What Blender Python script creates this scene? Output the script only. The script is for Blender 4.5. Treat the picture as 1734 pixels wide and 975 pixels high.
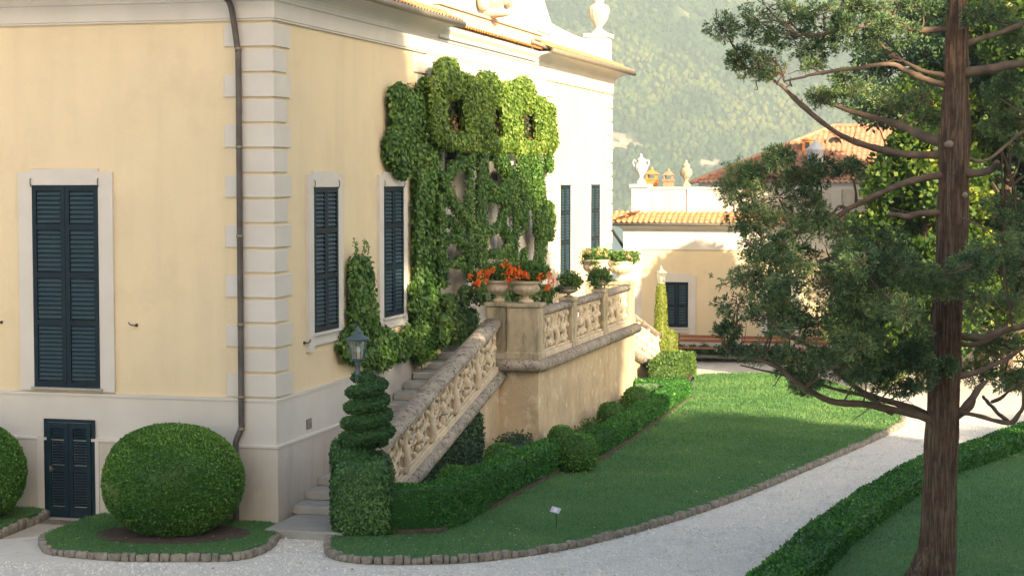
import bpy, math, random
import numpy as np
from mathutils import Vector, geometry
rng = np.random.default_rng(7); random.seed(7)
SC = bpy.context.scene; COL = SC.collection
for o in list(bpy.data.objects): bpy.data.objects.remove(o)

# ------------------------------------------------------------------ camera, sky, sun, exposure
F_PX, HC = 3140.0, 6.3                       # focal length in photo pixels (1734 wide), eye height
PITCH = math.atan((487.5 - 306) / F_PX)
cam = bpy.data.objects.new('camera', bpy.data.cameras.new('camera')); COL.objects.link(cam)
cam.location = (0, 0, HC); cam.rotation_euler = (math.pi/2 - PITCH, 0, 0)
cam.data.sensor_width = 36; cam.data.lens = 36 * F_PX / 1734; cam.data.clip_end = 6000; cam.data.clip_start = 0.2
SC.camera = cam
SUN_EL, SUN_AZ = math.radians(20), math.radians(150)
world = bpy.data.worlds.new('World'); SC.world = world; world.use_nodes = True
wn = world.node_tree.nodes; wl = world.node_tree.links
sky = wn.new('ShaderNodeTexSky'); sky.sky_type = 'NISHITA'; sky.sun_disc = False
sky.sun_elevation = SUN_EL; sky.sun_rotation = SUN_AZ; sky.dust_density = 3.0; sky.ozone_density = 0.6; sky.air_density = 1.0
tint = wn.new('ShaderNodeMix'); tint.data_type = 'RGBA'; tint.blend_type = 'MULTIPLY'; tint.inputs['Factor'].default_value = 1
tint.inputs[7].default_value = (1.0, 0.94, 0.86, 1)
wl.new(sky.outputs[0], tint.inputs[6]); wl.new(tint.outputs[2], wn['Background'].inputs[0])
wn['Background'].inputs[1].default_value = 0.15
sl = bpy.data.lights.new('sun', 'SUN'); sl.energy = 5.0; sl.angle = math.radians(0.6); sl.color = (1.0, 0.80, 0.52)
sun = bpy.data.objects.new('sun', sl); COL.objects.link(sun); sun.location = (20, -40, 40)
to_sun = Vector((math.sin(SUN_AZ)*math.cos(SUN_EL), math.cos(SUN_AZ)*math.cos(SUN_EL), math.sin(SUN_EL)))
sun.rotation_euler = (-to_sun).to_track_quat('-Z', 'Y').to_euler()
SC.view_settings.view_transform = 'Standard'; SC.view_settings.look = 'None'
SC.view_settings.exposure = 1.55; SC.view_settings.gamma = 1
SC.render.engine = 'CYCLES'
try: SC.cycles.volume_bounces = 0; SC.cycles.max_bounces = 6; SC.cycles.transparent_max_bounces = 8
except Exception: pass

# ------------------------------------------------------------------ geometry helpers
A = np.array
cp, sp_ = math.cos(PITCH), math.sin(PITCH)
EYE = A([0, 0, HC])
def ray(x, y):
    a = (x-867)/F_PX; b = -(y-487.5)/F_PX
    return A([a, cp+b*sp_, -sp_+b*cp])
def G(x, y, z=0.0):                           # where the line of sight meets the height z
    r = ray(x, y); return EYE + r*((z-HC)/r[2])
def D(x, y, Y):                               # where it meets the distance Y
    r = ray(x, y); return EYE + r*(Y/r[1])
S = A([833, 3140, 0.]); S /= np.linalg.norm(S)          # along the villa's long side
NV = A([S[1], -S[0], 0.])                                # outward from the long side
CO = G(467, 893); ZV = A([0, 0, 1.])
def N(x, y, nn):                              # where it meets the plane nn in front of the long side -> (t, z)
    r = ray(x, y); k = (nn-(EYE-CO)@NV)/(r@NV); P = EYE+k*r
    return (P-CO)@S, P[2]
class Fr:
    def __init__(s, o, u, w): s.o, s.u, s.w = A(o, float), A(u, float), A(w, float)
    def __call__(s, u, w, z):
        u, w, z = np.broadcast_arrays(np.asarray(u, float), np.asarray(w, float), np.asarray(z, float))
        return s.o + u[..., None]*s.u + w[..., None]*s.w + z[..., None]*ZV
SIDE = Fr(CO, S, NV); FRONT = Fr(CO, -NV, -S)
WORLD = Fr((0, 0, 0), (1, 0, 0), (0, 1, 0))
BOXF = A([[0,1,3,2],[4,6,7,5],[0,4,5,1],[2,3,7,6],[0,2,6,4],[1,5,7,3]])
def noise3(P, sc=1.0, seed=0):
    P = np.asarray(P)*sc + seed*7.13
    x, y, z = P[..., 0], P[..., 1], P[..., 2]
    return (np.sin(x*1.7+np.sin(y*2.3+1.1)*1.3+z*.6)+np.sin(y*2.1+np.sin(z*1.9+.4)*1.4-x*.5)+np.sin(z*2.5+np.sin(x*1.5+2.)*1.2+y*.7)
            + .5*np.sin(x*4.3+y*3.1+np.sin(z*3.7)*1.5)+.5*np.sin(y*5.1-z*3.9+np.sin(x*4.9)*1.2))/4
class Geo:
    def __init__(s): s.V=[]; s.F=[]; s.n=0
    def add(s, V, F, mat=0, smooth=False, v=None):
        V = np.asarray(V, float).reshape(-1, 3)
        if not isinstance(F, list): F = [F]
        for f in F:
            f = np.asarray(f)
            if f.size == 0: continue
            vv = np.full(len(f), .5) if v is None else np.broadcast_to(np.asarray(v, float), (len(f),))
            s.F.append((f + s.n, mat, smooth, vv))
        s.V.append(V); s.n += len(V); return s
    def box(s, fr, u0, u1, w0, w1, z0, z1, mat=0, v=None):
        c = A([[a, b, c] for a in (u0, u1) for b in (w0, w1) for c in (z0, z1)])
        return s.add(fr(c[:, 0], c[:, 1], c[:, 2]), BOXF, mat, False, v)
    def hexa(s, c8, mat=0, v=None): return s.add(c8, BOXF, mat, False, v)
    def tube(s, P, r, n=8, mat=0, cap=True, squash=None, smooth=True, v=None):
        V, F = tube(P, r, n, cap, squash); return s.add(V, F, mat, smooth, v)
    def lathe(s, c, prof, n=24, mat=0, flute=None, smooth=True, axis=ZV):
        c = A(c, float); th = np.linspace(0, 2*math.pi, n, endpoint=False); pr = A(prof, float)
        R = np.repeat(pr[:, :1], n, 1)
        if flute:
            k, amp, lo, hi = flute
            m = ((pr[:, 1] > lo) & (pr[:, 1] < hi)).astype(float)[:, None]
            R = R*(1+amp*m*np.abs(np.sin(th*k/2))[None, :]-amp*.5*m)
        V = np.stack([c[0]+R*np.cos(th), c[1]+R*np.sin(th), c[2]+np.repeat(pr[:, 1:2], n, 1)], -1).reshape(-1, 3)
        k = len(pr); i = np.arange(n); j = (i+1) % n
        F = np.concatenate([np.stack([a*n+i, a*n+j, (a+1)*n+j, (a+1)*n+i], 1) for a in range(k-1)])
        s.add(V, [F], mat, smooth)
        if pr[0, 0] > 1e-4: s.add(V[:n][::-1], A([np.arange(n)]), mat)
        if pr[-1, 0] > 1e-4: s.add(V[-n:], A([np.arange(n)]), mat)
        return s
    def prism(s, fr, poly, w0, w1, mat=0):
        """poly in (u, z) pushed from w0 to w1"""
        n = len(poly); p = A(poly, float)
        Va = fr(p[:, 0], w0, p[:, 1]); Vb = fr(p[:, 0], w1, p[:, 1])
        tri = A(geometry.tessellate_polygon([[Vector((a, b, 0)) for a, b in poly]]))
        i = np.arange(n); j = (i+1) % n
        s.add(np.concatenate([Va, Vb]), [np.stack([i, j, j+n, i+n], 1), tri, tri[:, ::-1]+n], mat)
        return s
    def slab(s, poly, z0, z1, mat=0, smat=None):
        n = len(poly); p = A(poly, float)[:, :2]
        Va = np.c_[p, np.full(n, z0)]; Vb = np.c_[p, np.full(n, z1)]
        tri = A(geometry.tessellate_polygon([[Vector((a, b, 0)) for a, b in p]]))
        i = np.arange(n); j = (i+1) % n
        s.add(np.concatenate([Va, Vb]), [np.stack([i, j, j+n, i+n], 1), tri[:, ::-1]], mat if smat is None else smat)
        s.add(Vb, [tri], mat); return s
    def blob(s, c, r, n=14, amp=.08, seed=0, mat=0, power=None, v=None, sc=1.5):
        V, F = blob(c, r, n, amp, seed, power, sc); return s.add(V, F, mat, True, v)
    def obj(s, name, mats, parent=None, bevel=0, loc=None):
        V = np.concatenate(s.V)
        if parent is not None: org = A(parent['_o'])
        elif loc is not None: org = A(loc, float)
        else: org = A([(V[:,0].min()+V[:,0].max())/2, (V[:,1].min()+V[:,1].max())/2, V[:, 2].min()])
        me = bpy.data.meshes.new(name); me.vertices.add(len(V)); me.vertices.foreach_set('co', (V-org).ravel().astype(np.float32))
        tot = A([f.shape[1] for f, *_ in s.F]); cnt = A([f.shape[0] for f, *_ in s.F])
        loops = np.concatenate([f.ravel() for f, *_ in s.F]); lt = np.repeat(tot, cnt)
        me.loops.add(len(loops)); me.loops.foreach_set('vertex_index', loops.astype(np.int32))
        me.polygons.add(len(lt)); st = np.concatenate([[0], np.cumsum(lt)[:-1]])
        me.polygons.foreach_set('loop_start', st.astype(np.int32))
        try: me.polygons.foreach_set('loop_total', lt.astype(np.int32))
        except Exception: pass
        me.polygons.foreach_set('material_index', np.repeat(A([m for _, m, _, _ in s.F]), cnt).astype(np.int32))
        me.polygons.foreach_set('use_smooth', np.repeat(A([q for _, _, q, _ in s.F]), cnt).astype(bool))
        at = me.attributes.new('v', 'FLOAT', 'FACE'); at.data.foreach_set('value', np.concatenate([q for *_, q in s.F]).astype(np.float32))
        me.update(calc_edges=True); me.validate()
        for m in (mats if isinstance(mats, (list, tuple)) else [mats]): me.materials.append(m)
        o = bpy.data.objects.new(name, me); COL.objects.link(o)
        if parent is not None: o.parent = parent
        else: o.location = org
        o['_o'] = [float(q) for q in org]
        if bevel:
            b = o.modifiers.new('edge', 'BEVEL'); b.width = bevel; b.segments = 2; b.limit_method = 'ANGLE'
        return o
def frames(P):
    T = np.gradient(P, axis=0); T /= np.linalg.norm(T, axis=1)[:, None]+1e-9
    up = A([0, 0, 1.]) if abs(T[0, 2]) < .9 else A([1., 0, 0])
    X = []; x = np.cross(T[0], up); x /= np.linalg.norm(x)
    for t in T:
        x = x-t*(x@t); x /= np.linalg.norm(x)+1e-9; X.append(x.copy())
    X = A(X); return T, X, np.cross(T, X)
def tube(P, r, n=8, cap=True, squash=None):
    P = A(P, float); r = np.broadcast_to(np.asarray(r, float), (len(P),)).copy()
    if cap:
        P0, P1 = P[0], P[-1]
        T0 = (P[0]-P[1]); T0 /= np.linalg.norm(T0)+1e-9; T1 = (P[-1]-P[-2]); T1 /= np.linalg.norm(T1)+1e-9
        ext = .0 if cap == 'flat' else 1
        if ext:
            P = np.vstack([P0+T0*r[0]*.9, P0+T0*r[0]*.6, P, P1+T1*r[-1]*.6, P1+T1*r[-1]*.9]); r = np.r_[r[0]*.05, r[0]*.75, r, r[-1]*.75, r[-1]*.05]
        else:
            P = np.vstack([P0, P, P1]); r = np.r_[1e-4, r, 1e-4]
    if cap == 'flat':
        T, X, Y = frames(P[1:-1]); T, X, Y = (np.vstack([q[:1], q, q[-1:]]) for q in (T, X, Y))
    else: T, X, Y = frames(P)
    th = np.linspace(0, 2*math.pi, n, endpoint=False)
    V = P[:, None]+r[:, None, None]*(np.cos(th)[None, :, None]*X[:, None]+np.sin(th)[None, :, None]*Y[:, None])
    if squash is not None:
        ax, f = A(squash[0]), squash[1]; d = (V-P[:, None])@ax; V = V+((f-1)*d)[..., None]*ax
    k = len(P); i = np.arange(n); j = (i+1) % n
    F = np.concatenate([np.stack([a*n+i, a*n+j, (a+1)*n+j, (a+1)*n+i], 1) for a in range(k-1)])
    return V.reshape(-1, 3), [F[:, ::-1]]
def blob(c, r, n=14, amp=.08, seed=0, power=None, sc=1.5):
    c = A(c, float); r = np.broadcast_to(A(r, float), (3,))
    a = np.linspace(-math.pi/2+.02, math.pi/2-.02, n); b = np.linspace(0, 2*math.pi, 2*n, endpoint=False)
    ca, sa, cb, sb = np.cos(a)[:, None], np.sin(a)[:, None], np.cos(b)[None], np.sin(b)[None]
    if power:
        f = lambda q: np.sign(q)*np.abs(q)**power
        U = np.stack([f(ca)*f(cb), f(ca)*f(sb), f(sa)+0*cb], -1)
    else: U = np.stack([ca*cb, ca*sb, sa+0*cb], -1)
    V = c+U*r; V = c+(V-c)*(1+amp*noise3(V, sc, seed))[..., None]
    m = 2*n; i = np.arange(m); j = (i+1) % m
    F = np.concatenate([np.stack([k*m+i, k*m+j, (k+1)*m+j, (k+1)*m+i], 1) for k in range(n-1)])
    return V.reshape(-1, 3), [F]
def smooth_path(P, k=6):
    P = A(P, float)
    if len(P) < 3: return np.vstack([P[0]+(P[1]-P[0])*t for t in np.linspace(0, 1, k+1)])
    Q = np.vstack([2*P[0]-P[1], P, 2*P[-1]-P[-2]]); out = []
    for i in range(1, len(Q)-2):
        for t in np.linspace(0, 1, k, endpoint=False):
            a, b, c, d = Q[i-1:i+3]
            out.append(.5*(2*b+(c-a)*t+(2*a-5*b+4*c-d)*t*t+(3*b-a-3*c+d)*t**3))
    out.append(P[-1]); return A(out)
def sample(V, F, dens):
    tri = []
    for f in F:
        f = np.asarray(f); tri.append(f[:, :3])
        if f.shape[1] == 4: tri.append(f[:, [0, 2, 3]])
    tri = np.concatenate(tri); a, b, c = V[tri[:, 0]], V[tri[:, 1]], V[tri[:, 2]]
    nn = np.cross(b-a, c-a); ar = np.linalg.norm(nn, axis=1)/2; m = int(ar.sum()*dens)
    k = rng.choice(len(tri), m, p=ar/ar.sum()); u, v = rng.random((2, m)); q = u+v > 1; u[q], v[q] = 1-u[q], 1-v[q]
    P = a[k]+u[:, None]*(b-a)[k]+v[:, None]*(c-a)[k]; n = nn[k]/(2*ar[k, None]+1e-12)
    return P, n
def unit(v): return v/(np.linalg.norm(v, axis=-1, keepdims=True)+1e-9)
def leaf_quads(P, d, side, L, W):
    """P base, d direction, side lateral: a pointed four-corner leaf each"""
    L = np.broadcast_to(L, (len(P),))[:, None]; W = np.broadcast_to(W, (len(P),))[:, None]
    V = np.stack([P, P+d*L*.45+side*W*.5, P+d*L, P+d*L*.45-side*W*.5], 1).reshape(-1, 3)
    return V, np.arange(len(P)*4).reshape(-1, 4)
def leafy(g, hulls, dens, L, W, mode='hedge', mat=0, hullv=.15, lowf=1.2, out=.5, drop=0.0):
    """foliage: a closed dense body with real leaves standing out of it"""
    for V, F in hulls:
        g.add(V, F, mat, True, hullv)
        P, n = sample(V, F, dens)
        c = V.mean(0)
        if ((P-c)*n).sum() < 0: n = -n
        m = len(P)
        if m == 0: continue
        rd = unit(rng.normal(size=(m, 3)))
        if mode == 'ivy':
            nn = unit(n+.55*rd); d = unit(np.cross(nn, rng.normal(size=(m, 3)))+A([0, 0, -.9])); sd = unit(np.cross(nn, d)); d = unit(d+nn*.25)
        else:
            d = unit(n*.9+rd*1.0); sd = unit(np.cross(d, rng.normal(size=(m, 3))))
        s = rng.uniform(.7, 1.3, m)
        P = P+n*rng.uniform(-.3, out, m)[:, None]*L
        Vq, Fq = leaf_quads(P, d, sd, L*s, W*s)
        v = np.clip(.5+.28*noise3(P, lowf, 3)+rng.normal(0, .2, m), 0, 1)
        g.add(Vq, Fq, mat, False, v)
    return g
def tag(o, label=None, cat=None, group=None, kind=None):
    if label: o['label'] = label
    if cat: o['category'] = cat
    if group: o['group'] = group
    if kind: o['kind'] = kind
    return o
def thing(name, label, cat, loc, group=None):
    o = bpy.data.objects.new(name, None); COL.objects.link(o); o.location = [float(q) for q in loc]; o['_o'] = [float(q) for q in loc]
    o.empty_display_size = .2
    return tag(o, label, cat, group)
def sub(o, parent_loc=None): return o
def dup(root, delta, label=None, rot=0.0):
    def cp_(o, par):
        c = o.copy(); COL.objects.link(c)
        if par is not None: c.parent = par
        for ch in [q for q in bpy.data.objects if q.parent == o and q is not c]: cp_(ch, c)
        return c
    kids = [q for q in bpy.data.objects if q.parent == root]
    r = root.copy(); COL.objects.link(r)
    for k in kids: cp_(k, r)
    r.location = Vector(root.location)+Vector([float(q) for q in delta]); r.rotation_euler = (0, 0, rot)
    if label: r['label'] = label
    return r

# ------------------------------------------------------------------ materials
def mat(name, base, rough=.85, var=None, scale=3., bump=0., bscale=30., detail=6, spec=.3, streak=None, metal=0., spots=None, coat=None):
    """procedural surface: base colour, a second colour mixed in by noise, fine bump, vertical streaks"""
    m = bpy.data.materials.new(name); m.use_nodes = True; nt = m.node_tree; ns, ln = nt.nodes, nt.links
    b = ns['Principled BSDF']; b.inputs['Roughness'].default_value = rough; b.inputs['Specular IOR Level'].default_value = spec
    b.inputs['Metallic'].default_value = metal
    tc = ns.new('ShaderNodeNewGeometry').outputs['Position']
    def nz(sc, det=6, rg=.6, vec=tc):
        q = ns.new('ShaderNodeTexNoise'); q.inputs['Scale'].default_value = sc; q.inputs['Detail'].default_value = det; q.inputs['Roughness'].default_value = rg
        ln.new(vec, q.inputs['Vector']); return q.outputs['Fac']
    def ramp(x, lo, hi):
        q = ns.new('ShaderNodeMapRange'); q.inputs[1].default_value = lo; q.inputs[2].default_value = hi; ln.new(x, q.inputs[0]); return q.outputs[0]
    def mix(f, a, c, bt='MIX'):
        q = ns.new('ShaderNodeMix'); q.data_type = 'RGBA'; q.blend_type = bt
        if isinstance(f, float): q.inputs[0].default_value = f
        else: ln.new(f, q.inputs[0])
        for k, z in ((6, a), (7, c)):
            if isinstance(z, tuple): q.inputs[k].default_value = (*z[:3], 1)
            else: ln.new(z, q.inputs[k])
        return q.outputs[2]
    col = tuple(base)
    if var: col = mix(ramp(nz(scale, detail), .35, .65), col, tuple(var))
    if streak:
        mp = ns.new('ShaderNodeMapping'); mp.inputs['Scale'].default_value = streak[2]; ln.new(tc, mp.inputs['Vector'])
        f = ramp(nz(1.0, 6, .65, mp.outputs[0]), streak[3][0], streak[3][1])
        mm = ns.new('ShaderNodeMath'); mm.operation = 'MULTIPLY'; ln.new(f, mm.inputs[0]); mm.inputs[1].default_value = streak[1]
        col = mix(mm.outputs[0], col, tuple(streak[0]))
    if spots:
        for sc_, cc, lo, hi in spots: col = mix(ramp(nz(sc_, 5, .7), lo, hi), col, tuple(cc))
    if isinstance(col, tuple): b.inputs['Base Color'].default_value = (*col[:3], 1)
    else: ln.new(col, b.inputs['Base Color'])
    if bump:
        bp = ns.new('ShaderNodeBump'); bp.inputs['Strength'].default_value = min(1, bump); bp.inputs['Distance'].default_value = .02
        ln.new(nz(bscale, 8, .7), bp.inputs['Height']); ln.new(bp.outputs[0], b.inputs['Normal'])
    return m
def leafmat(name, stops, trans=.25, rough=.5, spec=.35, big=None):
    m = bpy.data.materials.new(name); m.use_nodes = True; nt = m.node_tree; ns, ln = nt.nodes, nt.links
    b = ns['Principled BSDF']; b.inputs['Roughness'].default_value = rough; b.inputs['Specular IOR Level'].default_value = spec
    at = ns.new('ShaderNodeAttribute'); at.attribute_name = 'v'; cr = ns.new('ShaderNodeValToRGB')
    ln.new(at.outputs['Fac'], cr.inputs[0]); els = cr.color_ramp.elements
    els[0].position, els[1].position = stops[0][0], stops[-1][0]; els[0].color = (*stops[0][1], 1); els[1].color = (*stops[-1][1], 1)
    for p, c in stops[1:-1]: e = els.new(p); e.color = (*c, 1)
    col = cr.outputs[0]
    if big:
        nz = ns.new('ShaderNodeTexNoise'); nz.inputs['Scale'].default_value = big[1]; nz.inputs['Detail'].default_value = 3
        gp = ns.new('ShaderNodeNewGeometry'); ln.new(gp.outputs['Position'], nz.inputs['Vector'])
        mr = ns.new('ShaderNodeMapRange'); mr.inputs[1].default_value = big[2]; mr.inputs[2].default_value = big[3]; ln.new(nz.outputs['Fac'], mr.inputs[0])
        q = ns.new('ShaderNodeMix'); q.data_type = 'RGBA'; ln.new(mr.outputs[0], q.inputs[0]); ln.new(col, q.inputs[6]); q.inputs[7].default_value = (*big[0], 1); col = q.outputs[2]
    ln.new(col, b.inputs['Base Color'])
    tr = ns.new('ShaderNodeBsdfTranslucent'); ln.new(col, tr.inputs['Color']); mx = ns.new('ShaderNodeMixShader'); mx.inputs[0].default_value = trans
    ln.new(b.outputs[0], mx.inputs[1]); ln.new(tr.outputs[0], mx.inputs[2]); ln.new(mx.outputs[0], ns['Material Output'].inputs['Surface'])
    return m
M = {}
M['yellow'] = mat('yellow_plaster', (.70,.585,.395), .9, (.655,.555,.385), .5, .3, 25, streak=((.54,.45,.31), .45, (1.6,1.6,.16), (.48,.78)), spots=[(1.3,(.69,.58,.40),.55,.8),(.55,(.60,.495,.34),.52,.74),(4.5,(.64,.54,.37),.6,.8)])
M['white'] = mat('white_plaster', (.60,.575,.54), .88, (.55,.525,.49), 1.2, .2, 30, streak=((.55,.50,.43), .3, (2.5,2.5,.25), (.5,.8)))
M['plinth'] = mat('beige_plinth', (.56,.52,.47), .9, (.50,.46,.41), .9, .35, 22, streak=((.36,.32,.27), .7, (2.2,2.2,.35), (.48,.8)), spots=[(2.2,(.46,.40,.33),.6,.75)])
M['shutter'] = mat('dark_teal_paint', (.003,.014,.024), .55, (.005,.019,.030), 3, .1, 60, spec=.25, spots=[(38,(.07,.10,.11),.74,.8)])
M['slat'] = mat('sky_lightened_teal_slats', (.022,.048,.066), .5, (.030,.058,.076), 3, .1, 60, spec=.3, spots=[(9,(.05,.08,.09),.6,.75)])  # slats paler than their frames: skylight caught on them put into the colour
M['cellar'] = mat('worn_teal_paint', (.005,.018,.030), .55, (.009,.028,.042), 3, .15, 60, spec=.25, spots=[(7,(.06,.055,.05),.62,.75)])
M['iron'] = mat('dark_iron', (.02,.022,.024), .5, (.04,.03,.025), 14, .2, 80, spec=.5)
M['lampgreen'] = mat('grey_green_lamp_paint', (.05,.085,.10), .45, (.07,.10,.11), 12, .1, 80, spec=.5)
M['lamppale'] = mat('pale_lamp_paint', (.42,.40,.30), .5, (.34,.33,.26), 12, .1, 80)
M['pipe'] = mat('weathered_copper_pipe', (.07,.062,.058), .5, (.12,.108,.10), 3, .15, 30, metal=.2, spots=[(5,(.10,.12,.115),.6,.75)])
M['gutter'] = mat('grey_gutter_metal', (.20,.175,.14), .5, (.27,.23,.17), 3, .1, 30, metal=.3)
M['stone'] = mat('carved_sandstone', (.64,.54,.40), .92, (.53,.45,.34), 3.5, .6, 30, spots=[(5,(.27,.24,.19),.56,.72),(16,(.60,.50,.38),.6,.75)])
M['coping'] = mat('lichen_grey_coping', (.40,.355,.295), .95, (.24,.21,.175), 4, 1., 22, spots=[(11,(.06,.055,.048),.53,.62),(7,(.50,.45,.36),.58,.68),(22,(.10,.09,.07),.58,.66)])
M['pillar'] = mat('stained_stone_pillar', (.50,.42,.30), .92, (.38,.33,.24), 2.0, .7, 24, streak=((.15,.145,.10), .9, (5,5,1.0), (.46,.68)), spots=[(6,(.30,.27,.18),.56,.70),(2.2,(.56,.45,.28),.55,.7)])
M['rough'] = mat('rough_ochre_render', (.58,.47,.32), .95, (.46,.37,.25), 1.1, 1., 9, streak=((.38,.30,.19), .35, (3,3,.5), (.46,.70)), spots=[(3.5,(.68,.60,.46),.55,.70),(1.6,(.40,.33,.21),.55,.68),(.9,(.70,.55,.30),.58,.72)])
M['step'] = mat('worn_grey_step', (.36,.355,.335), .85, (.29,.285,.265), 3, .5, 24, spots=[(9,(.36,.35,.33),.6,.75),(4,(.15,.15,.12),.6,.78)])
M['gravel'] = mat('pale_gravel', (.68,.645,.59), .95, (.62,.585,.535), .6, 1., 35, spots=[(26,(.50,.48,.45),.56,.68),(38,(.68,.67,.65),.58,.66),(6,(.44,.425,.40),.55,.75),(1.1,(.49,.475,.45),.55,.7)])
M['paving'] = mat('pale_paving', (.48,.44,.38), .9, (.42,.385,.33), 2, .4, 30, spots=[(9,(.33,.30,.26),.6,.8)])
M['soil'] = mat('brown_soil', (.105,.078,.058), 1, (.07,.05,.038), 6, 1., 30, spots=[(25,(.2,.15,.11),.6,.7)])
M['edge'] = mat('edging_stone', (.33,.30,.25), .95, (.17,.15,.125), 7, 1., 26, spots=[(22,(.42,.39,.34),.6,.72),(13,(.085,.09,.06),.57,.7)])
M['lawn'] = mat('lawn_turf', (.088,.190,.072), .95, (.066,.160,.060), .8, 1., 60, spots=[(7,(.080,.150,.055),.55,.75),(36,(.11,.175,.07),.62,.72)])
M['tile'] = mat('terracotta_tile', (.50,.27,.14), .85, (.40,.21,.12), 6, .3, 30, spots=[(14,(.56,.30,.16),.6,.75),(4,(.30,.14,.085),.62,.78)])
M['tiledark'] = mat('old_pink_tile', (.46,.24,.15), .88, (.36,.185,.125), 5, .3, 30, spots=[(11,(.52,.28,.19),.6,.75)])
M['bark'] = mat('reddish_bark', (.135,.075,.050), .95, (.060,.036,.027), 6, 1., 40, streak=((.20,.15,.105), .9, (30,30,1.3), (.48,.60)), spots=[(5,(.06,.038,.026),.58,.70),(2.2,(.10,.085,.06),.56,.72)])
M['branch'] = mat('smooth_branch_bark', (.23,.155,.11), .85, (.11,.08,.062), 4, .6, 40, spots=[(16,(.27,.21,.16),.58,.72)])
M['cut'] = mat('sawn_wood', (.36,.28,.21), .8, (.28,.21,.15), 12, .2, 60)
M['wood'] = mat('reddish_bench_wood', (.30,.12,.065), .55, (.24,.09,.05), 8, .2, 50)
M['bark2'] = mat('grey_brown_bark', (.12,.09,.065), .95, (.08,.06,.045), 6, .8, 30)
M['paneshade'] = mat('dark_pane_and_shade', (.02,.025,.03), .1, spec=.6)
M['bulb'] = mat('white_bulb', (.85,.83,.78), .3)
M['candle'] = mat('amber_bulb_base', (.75,.50,.30), .5)
M['plate'] = mat('grey_sign_plate', (.42,.40,.46), .4, (.50,.48,.55), 30)
M['plate2'] = mat('pale_sign_print', (.66,.63,.72), .4)
M['slate'] = mat('pale_turret_metal', (.45,.47,.50), .5)
M['tileorange'] = mat('bright_terracotta', (.60,.25,.08), .85, (.52,.21,.07), 6, .2, 30)
M['lake'] = mat('lake_water', (.05,.13,.19), .18, (.06,.15,.21), .02, .3, 1.5, spec=.5)
def glass():
    m = bpy.data.materials.new('lantern_glass'); m.use_nodes = True; ns, ln = m.node_tree.nodes, m.node_tree.links
    t = ns.new('ShaderNodeBsdfTransparent'); t.inputs[0].default_value = (.9,.92,.9,1); g_ = ns.new('ShaderNodeBsdfGlossy'); g_.inputs['Roughness'].default_value = .08
    mx = ns.new('ShaderNodeMixShader'); mx.inputs[0].default_value = .22; ln.new(t.outputs[0], mx.inputs[1]); ln.new(g_.outputs[0], mx.inputs[2]); ln.new(mx.outputs[0], ns['Material Output'].inputs['Surface'])
    return m
M['glass'] = glass()
M['box'] = leafmat('box_leaves', [(0,(.020,.075,.014)),(.5,(.055,.180,.028)),(1,(.13,.30,.05))], .2)
M['boxball'] = leafmat('clipped_ball_leaves', [(0,(.018,.070,.012)),(.5,(.075,.205,.030)),(1,(.23,.38,.075))], .2, big=((.16,.26,.07), .9, .62, .74))
M['hedgeL'] = leafmat('hedge_leaves', [(0,(.010,.055,.010)),(.5,(.038,.165,.022)),(.85,(.085,.26,.038)),(1,(.20,.36,.07))], .2)
M['topi'] = leafmat('topiary_leaves', [(0,(.012,.045,.011)),(.5,(.040,.120,.026)),(1,(.12,.24,.06))], .15)
M['topiy'] = leafmat('yellow_green_topiary_leaves', [(0,(.10,.14,.02)),(.5,(.24,.29,.04)),(1,(.38,.40,.07))], .25)
M['ivy'] = leafmat('ivy_leaves', [(0,(.022,.066,.012)),(.5,(.080,.180,.030)),(.9,(.17,.29,.055)),(1,(.28,.32,.09))], .25, .45)
M['ivytop'] = leafmat('sun_tinted_ivy_leaves', [(0,(.045,.095,.014)),(.5,(.15,.25,.034)),(.9,(.27,.36,.06)),(1,(.38,.38,.09))], .25, .45)  # yellower than the other ivy: warm sunlight painted into the crown's leaves
M['fig'] = leafmat('creeping_fig_leaves', [(0,(.016,.045,.019)),(.5,(.038,.088,.036)),(1,(.08,.145,.065))], .15)
M['redivy'] = leafmat('reddening_creeper_leaves', [(0,(.02,.03,.012)),(.55,(.05,.08,.02)),(.8,(.20,.10,.05)),(1,(.40,.20,.10))], .25)
M['juni'] = leafmat('juniper_foliage', [(0,(.014,.036,.022)),(.35,(.085,.155,.072)),(.72,(.26,.36,.15)),(1,(.60,.42,.13))], .12, .6, .25)  # orange end of the ramp paints in warm sun on the tufts
M['grass'] = leafmat('grass_blades', [(0,(.062,.165,.056)),(.5,(.110,.250,.078)),(.9,(.18,.32,.10)),(1,(.30,.34,.15))], .3, .7, .2)
M['plane'] = leafmat('broadleaf_leaves', [(0,(.020,.055,.010)),(.6,(.065,.13,.018)),(.88,(.22,.28,.03)),(1,(.50,.44,.06))], .4)
M['planed'] = leafmat('dark_evergreen_leaves', [(0,(.020,.050,.024)),(.5,(.045,.095,.042)),(1,(.10,.17,.06))], .2)
M['planeg'] = leafmat('mid_green_leaves', [(0,(.035,.085,.022)),(.5,(.09,.18,.04)),(1,(.22,.30,.07))], .3)
M['geran'] = leafmat('geranium_leaves', [(0,(.035,.09,.02)),(.5,(.09,.20,.04)),(1,(.22,.34,.09))], .3)
M['petal'] = leafmat('red_orange_petals', [(0,(.75,.07,.015)),(.5,(.90,.17,.02)),(1,(.95,.32,.06))], .3)
M['petalp'] = leafmat('pale_pink_petals', [(0,(.75,.25,.20)),(.5,(.80,.55,.35)),(1,(.85,.75,.35))], .3)
M['daisy'] = leafmat('white_daisy_petals', [(0,(.65,.65,.60)),(1,(.85,.85,.80))], .2)
M['litter'] = leafmat('dry_leaf_litter', [(0,(.12,.08,.04)),(.6,(.28,.19,.10)),(1,(.40,.30,.18))], .1)

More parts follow.
